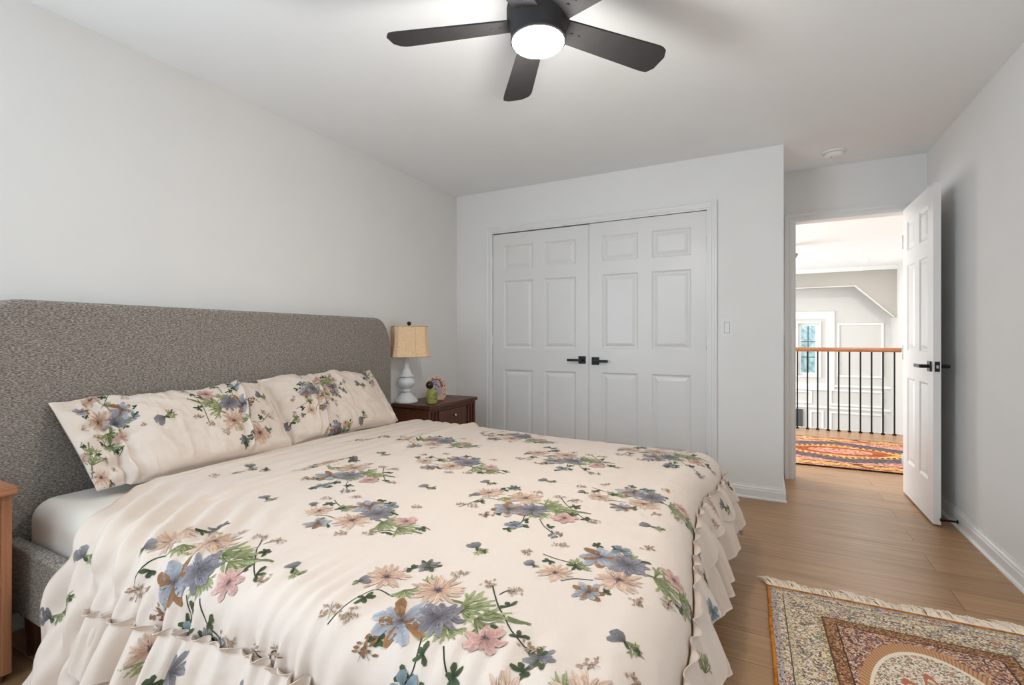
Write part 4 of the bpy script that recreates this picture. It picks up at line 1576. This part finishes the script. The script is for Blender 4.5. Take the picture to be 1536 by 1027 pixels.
# ------------------------------------------------------------------ nightstands
def nightstand(x_front, y0, y1, ztop, label, my, mz, x_back=XL + 0.03):
    ns_ = empty('nightstand', ((x_front + x_back) / 2, (y0 + y1) / 2, 0), label, 'nightstand', 'pair of wooden nightstands')
    cx, cy = (x_front + x_back) / 2, (y0 + y1) / 2
    hx, hy = (x_front - x_back) / 2, (y1 - y0) / 2
    MB().box(-hx, hx, -hy, hy, ztop - 0.028, ztop).build('top', my, ns_, bevel=0.004)
    bx_, by_ = hx - 0.016, hy - 0.014
    b_ = MB()
    b_.box(-hx + 0.004, bx_ - 0.02, -by_, by_, 0.026, ztop - 0.0285)
    # corner posts and thin side battens
    for s in (-1, 1):
        b_.box(bx_ - 0.035, bx_, s * by_ - 0.022 if s > 0 else -by_ - 0.004, by_ + 0.004 if s > 0 else -by_ + 0.022, 0.026, ztop - 0.0285)
    b_.box(bx_ - 0.022, bx_ - 0.002, -by_ + 0.02, by_ - 0.02, ztop - 0.055, ztop - 0.0285)
    b_.box(bx_ - 0.022, bx_ - 0.002, -by_ + 0.02, by_ - 0.02, 0.026, 0.07)
    b_.box(bx_ - 0.022, bx_ - 0.002, -by_ + 0.02, by_ - 0.02, 0.315, 0.335)
    b_.build('body', mz, ns_, bevel=0.003)
    for s in (-1, 1):
        fl = MB()
        for k in range(2):
            yy = s * (by_ - 0.052 - 0.042 * k)
            fl.lathe([(0.010, 0.071), (0.010, ztop - 0.0556)], (bx_ - 0.010, yy, 0), 14)
        fl.build('fluting', mz, ns_, smooth=False)
    w_ = by_ - 0.125
    for z0, z1 in ((0.338, ztop - 0.058), (0.073, 0.312)):
        dr = MB().box(bx_ - 0.022, bx_ - 0.006, -w_, w_, z0, z1).build('drawer', mz, ns_, bevel=0.004)
        zc = (z0 + z1) / 2
        MB().lathe([(0.006, -0.006), (0.006, 0.008), (0.012, 0.013), (0.013, 0.018), (0.008, 0.023), (0.001, 0.0245)], (bx_, 0.0, zc + 0.06 if z0 > 0.3 else zc), 18, 'x').build('knob', M['chrome'], dr, smooth=True)
    for lx in (-hx + 0.035, bx_ - 0.03):
        for ly in (-by_ + 0.03, by_ - 0.03):
            MB().lathe([(0.018, 0.0), (0.021, 0.0255)], (lx, ly, 0), 14).build('leg', mz, ns_, smooth=False)
    return ns_


nightstand(-2.16, 2.85, 3.51, 0.62, 'dark walnut nightstand holding the table lamp, between bed and closet', M['walnut_y'], M['walnut_z'])
nightstand(-2.16, 0.02, 0.655, 0.635, 'brown wooden nightstand at the left edge, on the near side of the bed', M['walnut_lit_y'], M['walnut_lit_z'], -2.425)

# ------------------------------------------------------------------ table lamp
ZT = 0.62
tl = empty('table_lamp', (-2.45, 2.935, ZT + 0.0005), 'white turned table lamp with a tan shade on the far nightstand', 'lamp')
prof = [(85, 0), (88, 6), (87, 18), (78, 27), (62, 46), (48, 62), (37, 73), (31, 77), (30, 82), (38, 85), (40, 92), (38, 99), (29, 102), (27, 106), (34, 111), (52, 124), (63, 142), (66, 156), (62, 172), (50, 187), (40, 195), (39, 198), (57, 200), (60, 205), (56, 209), (47, 212), (42, 222), (35, 240), (28, 256), (23, 264), (23, 268), (25, 272), (23, 284), (21, 292), (23, 296), (20, 300), (20, 306), (26, 314), (27, 322), (22, 330), (18, 338), (12, 341)]
MB().lathe([(r / 1000, h / 1000) for r, h in prof], n=48).build('base', M['ceramic'], tl, smooth=True)
MB().lathe([(0.008, 0.341), (0.008, 0.36), (0.014, 0.362), (0.014, 0.40)], n=20).build('socket', M['chrome'], tl, smooth=False)
sh = NT('tan_shade')
sn = sh.noise(sh.mapping(sh.coord(), (60, 60, 160)), 1.0, 3.0)
sh.base(sh.ramp(sn, [(0.3, lin(226, 190, 150)), (0.7, lin(244, 212, 174))]), 0.85, 0.15)
sh.p.inputs['Transmission Weight'].default_value = 0.0
sv, sf = [], []
nz = 16
CORN = []
for k in range(8):                               # cut-corner rectangle
    pass
a_, b2_, c_ = 0.112, 0.128, 0.026
ring = [(a_, -b2_ + c_), (a_, b2_ - c_), (a_ - c_, b2_), (-a_ + c_, b2_), (-a_, b2_ - c_), (-a_, -b2_ + c_), (-a_ + c_, -b2_), (a_ - c_, -b2_)]
rot = math.radians(-40)
for j in range(nz + 1):
    t = j / nz
    s = 1.10 - 0.13 * t - 0.055 * math.sin(PI * t) + 0.0 * t
    for x, y in ring:
        sv.append((0.018 + s * (x * math.cos(rot) - y * math.sin(rot)), 0.010 + s * (x * math.sin(rot) + y * math.cos(rot)), 0.355 + 0.232 * t))
for j in range(nz):
    for k in range(8):
        a, b2 = j * 8 + k, j * 8 + (k + 1) % 8
        sf.append((a, b2, b2 + 8, a + 8))
smb = MB().add(sv, sf)
so = smb.build('shade', sh.m, tl, smooth=False)
sol = so.modifiers.new('thick', 'SOLIDIFY')
sol.thickness = 0.003
tr_ = MB()
for j in (0, nz):
    zz = 0.355 + 0.232 * j / nz
    s = 1.10 if j == 0 else 0.97
    loop = [(0.018 + s * 1.006 * (x * math.cos(rot) - y * math.sin(rot)), 0.010 + s * 1.006 * (x * math.sin(rot) + y * math.cos(rot)), zz) for x, y in ring]
    for k in range(8):
        tr_.tube([loop[k], loop[(k + 1) % 8]], 0.0032, 6)
for k, t_ in ((0, 0.36), (4, 0.5)):
    tr_.tube([tuple(Vector(sv[j * 8 + k]).lerp(Vector(sv[j * 8 + (k + 1) % 8]), 1 - t_)) for j in range(nz + 1)], 0.0013, 5)
tr_.build('shade_piping', plain('shade_trim', (206, 168, 128), 0.8), so, smooth=True)
hp = MB()
for k in range(3):
    a = rot + 2 * PI * k / 3
    hp.tube([(0.018, 0.010, 0.585), (0.018 + 0.112 * math.cos(a), 0.010 + 0.112 * math.sin(a), 0.583)], 0.0018, 6)
hp.tube([(0, 0, 0.40), (0.018, 0.010, 0.59)], 0.003, 8)
hp.build('harp', M['chrome'], tl, smooth=True)
MB().lathe([(0.006, 0.588), (0.006, 0.594), (0.012, 0.598), (0.0165, 0.607), (0.0165, 0.613), (0.012, 0.622), (0.003, 0.625)], (0.018, 0.010, 0), n=20).build('finial', plain('dark_bronze', (72, 56, 54), 0.3, 0.5, 0.8), tl, smooth=True)
MB().tube([(0.02, 0.08, 0.012), (0.01, 0.11, 0.028), (-0.03, 0.15, 0.05), (-0.07, 0.185, 0.052), (-0.092, 0.20, 0.03), (-0.099, 0.205, -0.03), (-0.10, 0.205, -0.3)], 0.0028, 8).build('cord', plain('clear_cord', (206, 206, 204), 0.4), tl, smooth=True)

# ------------------------------------------------------------------ things beside the lamp
cj = empty('candle_jar', (-2.232, 2.968, ZT + 0.0006), 'small green jar with dark print and a round black stopper on the far nightstand', 'jar')
gj = NT('green_glass')
gj.base(gj.ramp(gj.noise(gj.coord(), 20, 2), [(0.3, lin(140, 142, 72)), (0.7, lin(164, 164, 92))]), 0.25, 0.5)
MB().lathe([(0.036, 0.0), (0.041, 0.004), (0.0425, 0.012), (0.0425, 0.092), (0.041, 0.100), (0.034, 0.104), (0.020, 0.106), (0.018, 0.112)], n=40).build('jar', gj.m, cj, smooth=True)
MB().sphere((-0.012, -0.012, 0.141), 0.0295, 28, 18).build('stopper', plain('gloss_black', (14, 13, 14), 0.12, 0.6), cj, smooth=True)
tx_ = MB()


def jar_mark(ang0, ang1, z0, z1):
    n_ = 8
    vs_ = []
    for k in range(n_ + 1):
        a = math.radians(ang0 + (ang1 - ang0) * k / n_)
        for z in (z0, z1):
            vs_.append((0.0429 * math.cos(a), 0.0429 * math.sin(a), z))
    tx_.add(vs_, [(2 * k, 2 * k + 2, 2 * k + 3, 2 * k + 1) for k in range(n_)])


V0 = -52     # facing the camera
for (da, dbb, z, h) in ((10, 62, 0.072, 0.0045), (24, 60, 0.058, 0.0045), (-40, 4, 0.043, 0.002), (10, 55, 0.045, 0.002), (20, 60, 0.036, 0.0045), (34, 60, 0.085, 0.0025)):
    jar_mark(V0 + da, V0 + dbb, z, z + h)
tx_.build('printed_lettering', plain('olive_ink', (44, 44, 22), 0.6), cj, fix=False)

pf = empty('photo_frame', (-2.335, 3.155, ZT + 0.0006), 'small arched peach frame with a beaded edge standing behind the green jar', 'frame', rz=math.radians(40 - 90 + 90))
pw_, phh = 0.075, 0.20
arch = [(-pw_ * 0.8, 0.0), (pw_ * 0.8, 0.0), (pw_ * 1.02, 0.04)] + [(pw_ * 1.05 * math.cos(a), 0.105 + 0.085 * math.sin(a)) for a in np.linspace(0, PI, 22)] + [(-pw_ * 1.02, 0.04)]
fb = MB()
fb.prism(arch, 'y', -0.006, 0.006)
fb.build('back_panel', plain('peach_clay', (226, 186, 164), 0.7), pf)
ins = [(x * 0.62, 0.032 + (z - 0.0) * 0.70) for x, z in arch]
im = NT('picture_mosaic')
im.base(im.ramp(im.sep(im.voronoi(im.coord(), 70))[0], [(0, lin(160, 152, 160)), (0.3, lin(196, 180, 186)), (0.5, lin(128, 104, 134)), (0.7, lin(176, 168, 166)), (0.88, lin(214, 176, 166))], 'CONSTANT'), 0.6)
MB().prism(ins, 'y', -0.009, -0.0065).build('picture', im.m, pf)
MB().tube([(x * 0.66, -0.009, 0.028 + z * 0.74) for x, z in arch[3:25]], 0.0035, 8).build('inner_rim', plain('brown_rim', (94, 60, 50), 0.5), pf, smooth=True)
bd = MB()
nb = len(arch)
per = []
for k in range(nb):
    p, q = Vector(arch[k]), Vector(arch[(k + 1) % nb])
    for t in range(max(1, int((q - p).length / 0.0125))):
        per.append(p + (q - p) * t / max(1, int((q - p).length / 0.0125)))
for k, p in enumerate(per):
    if p.y > 0.004:
        bd.sphere((p.x * 1.02, -0.005, p.y * 1.01), 0.0048 + 0.0022 * (k % 2), 10, 7)
        bd.sphere((p.x * 0.87, -0.0085, 0.012 + p.y * 0.88), 0.0036 + 0.0014 * ((k + 1) % 2), 8, 6, m=1 if k % 3 == 0 else 0)
bd.build('bead_border', [plain('peach_beads', (240, 204, 182), 0.45, var=0.2, scale=120), plain('brown_beads', (120, 74, 58), 0.45)], pf, smooth=True)
MB().box(-0.05, 0.05, -0.012, 0.055, 0.0, 0.008).build('foot', plain('peach_foot', (206, 160, 138), 0.7), pf, bevel=0.002)
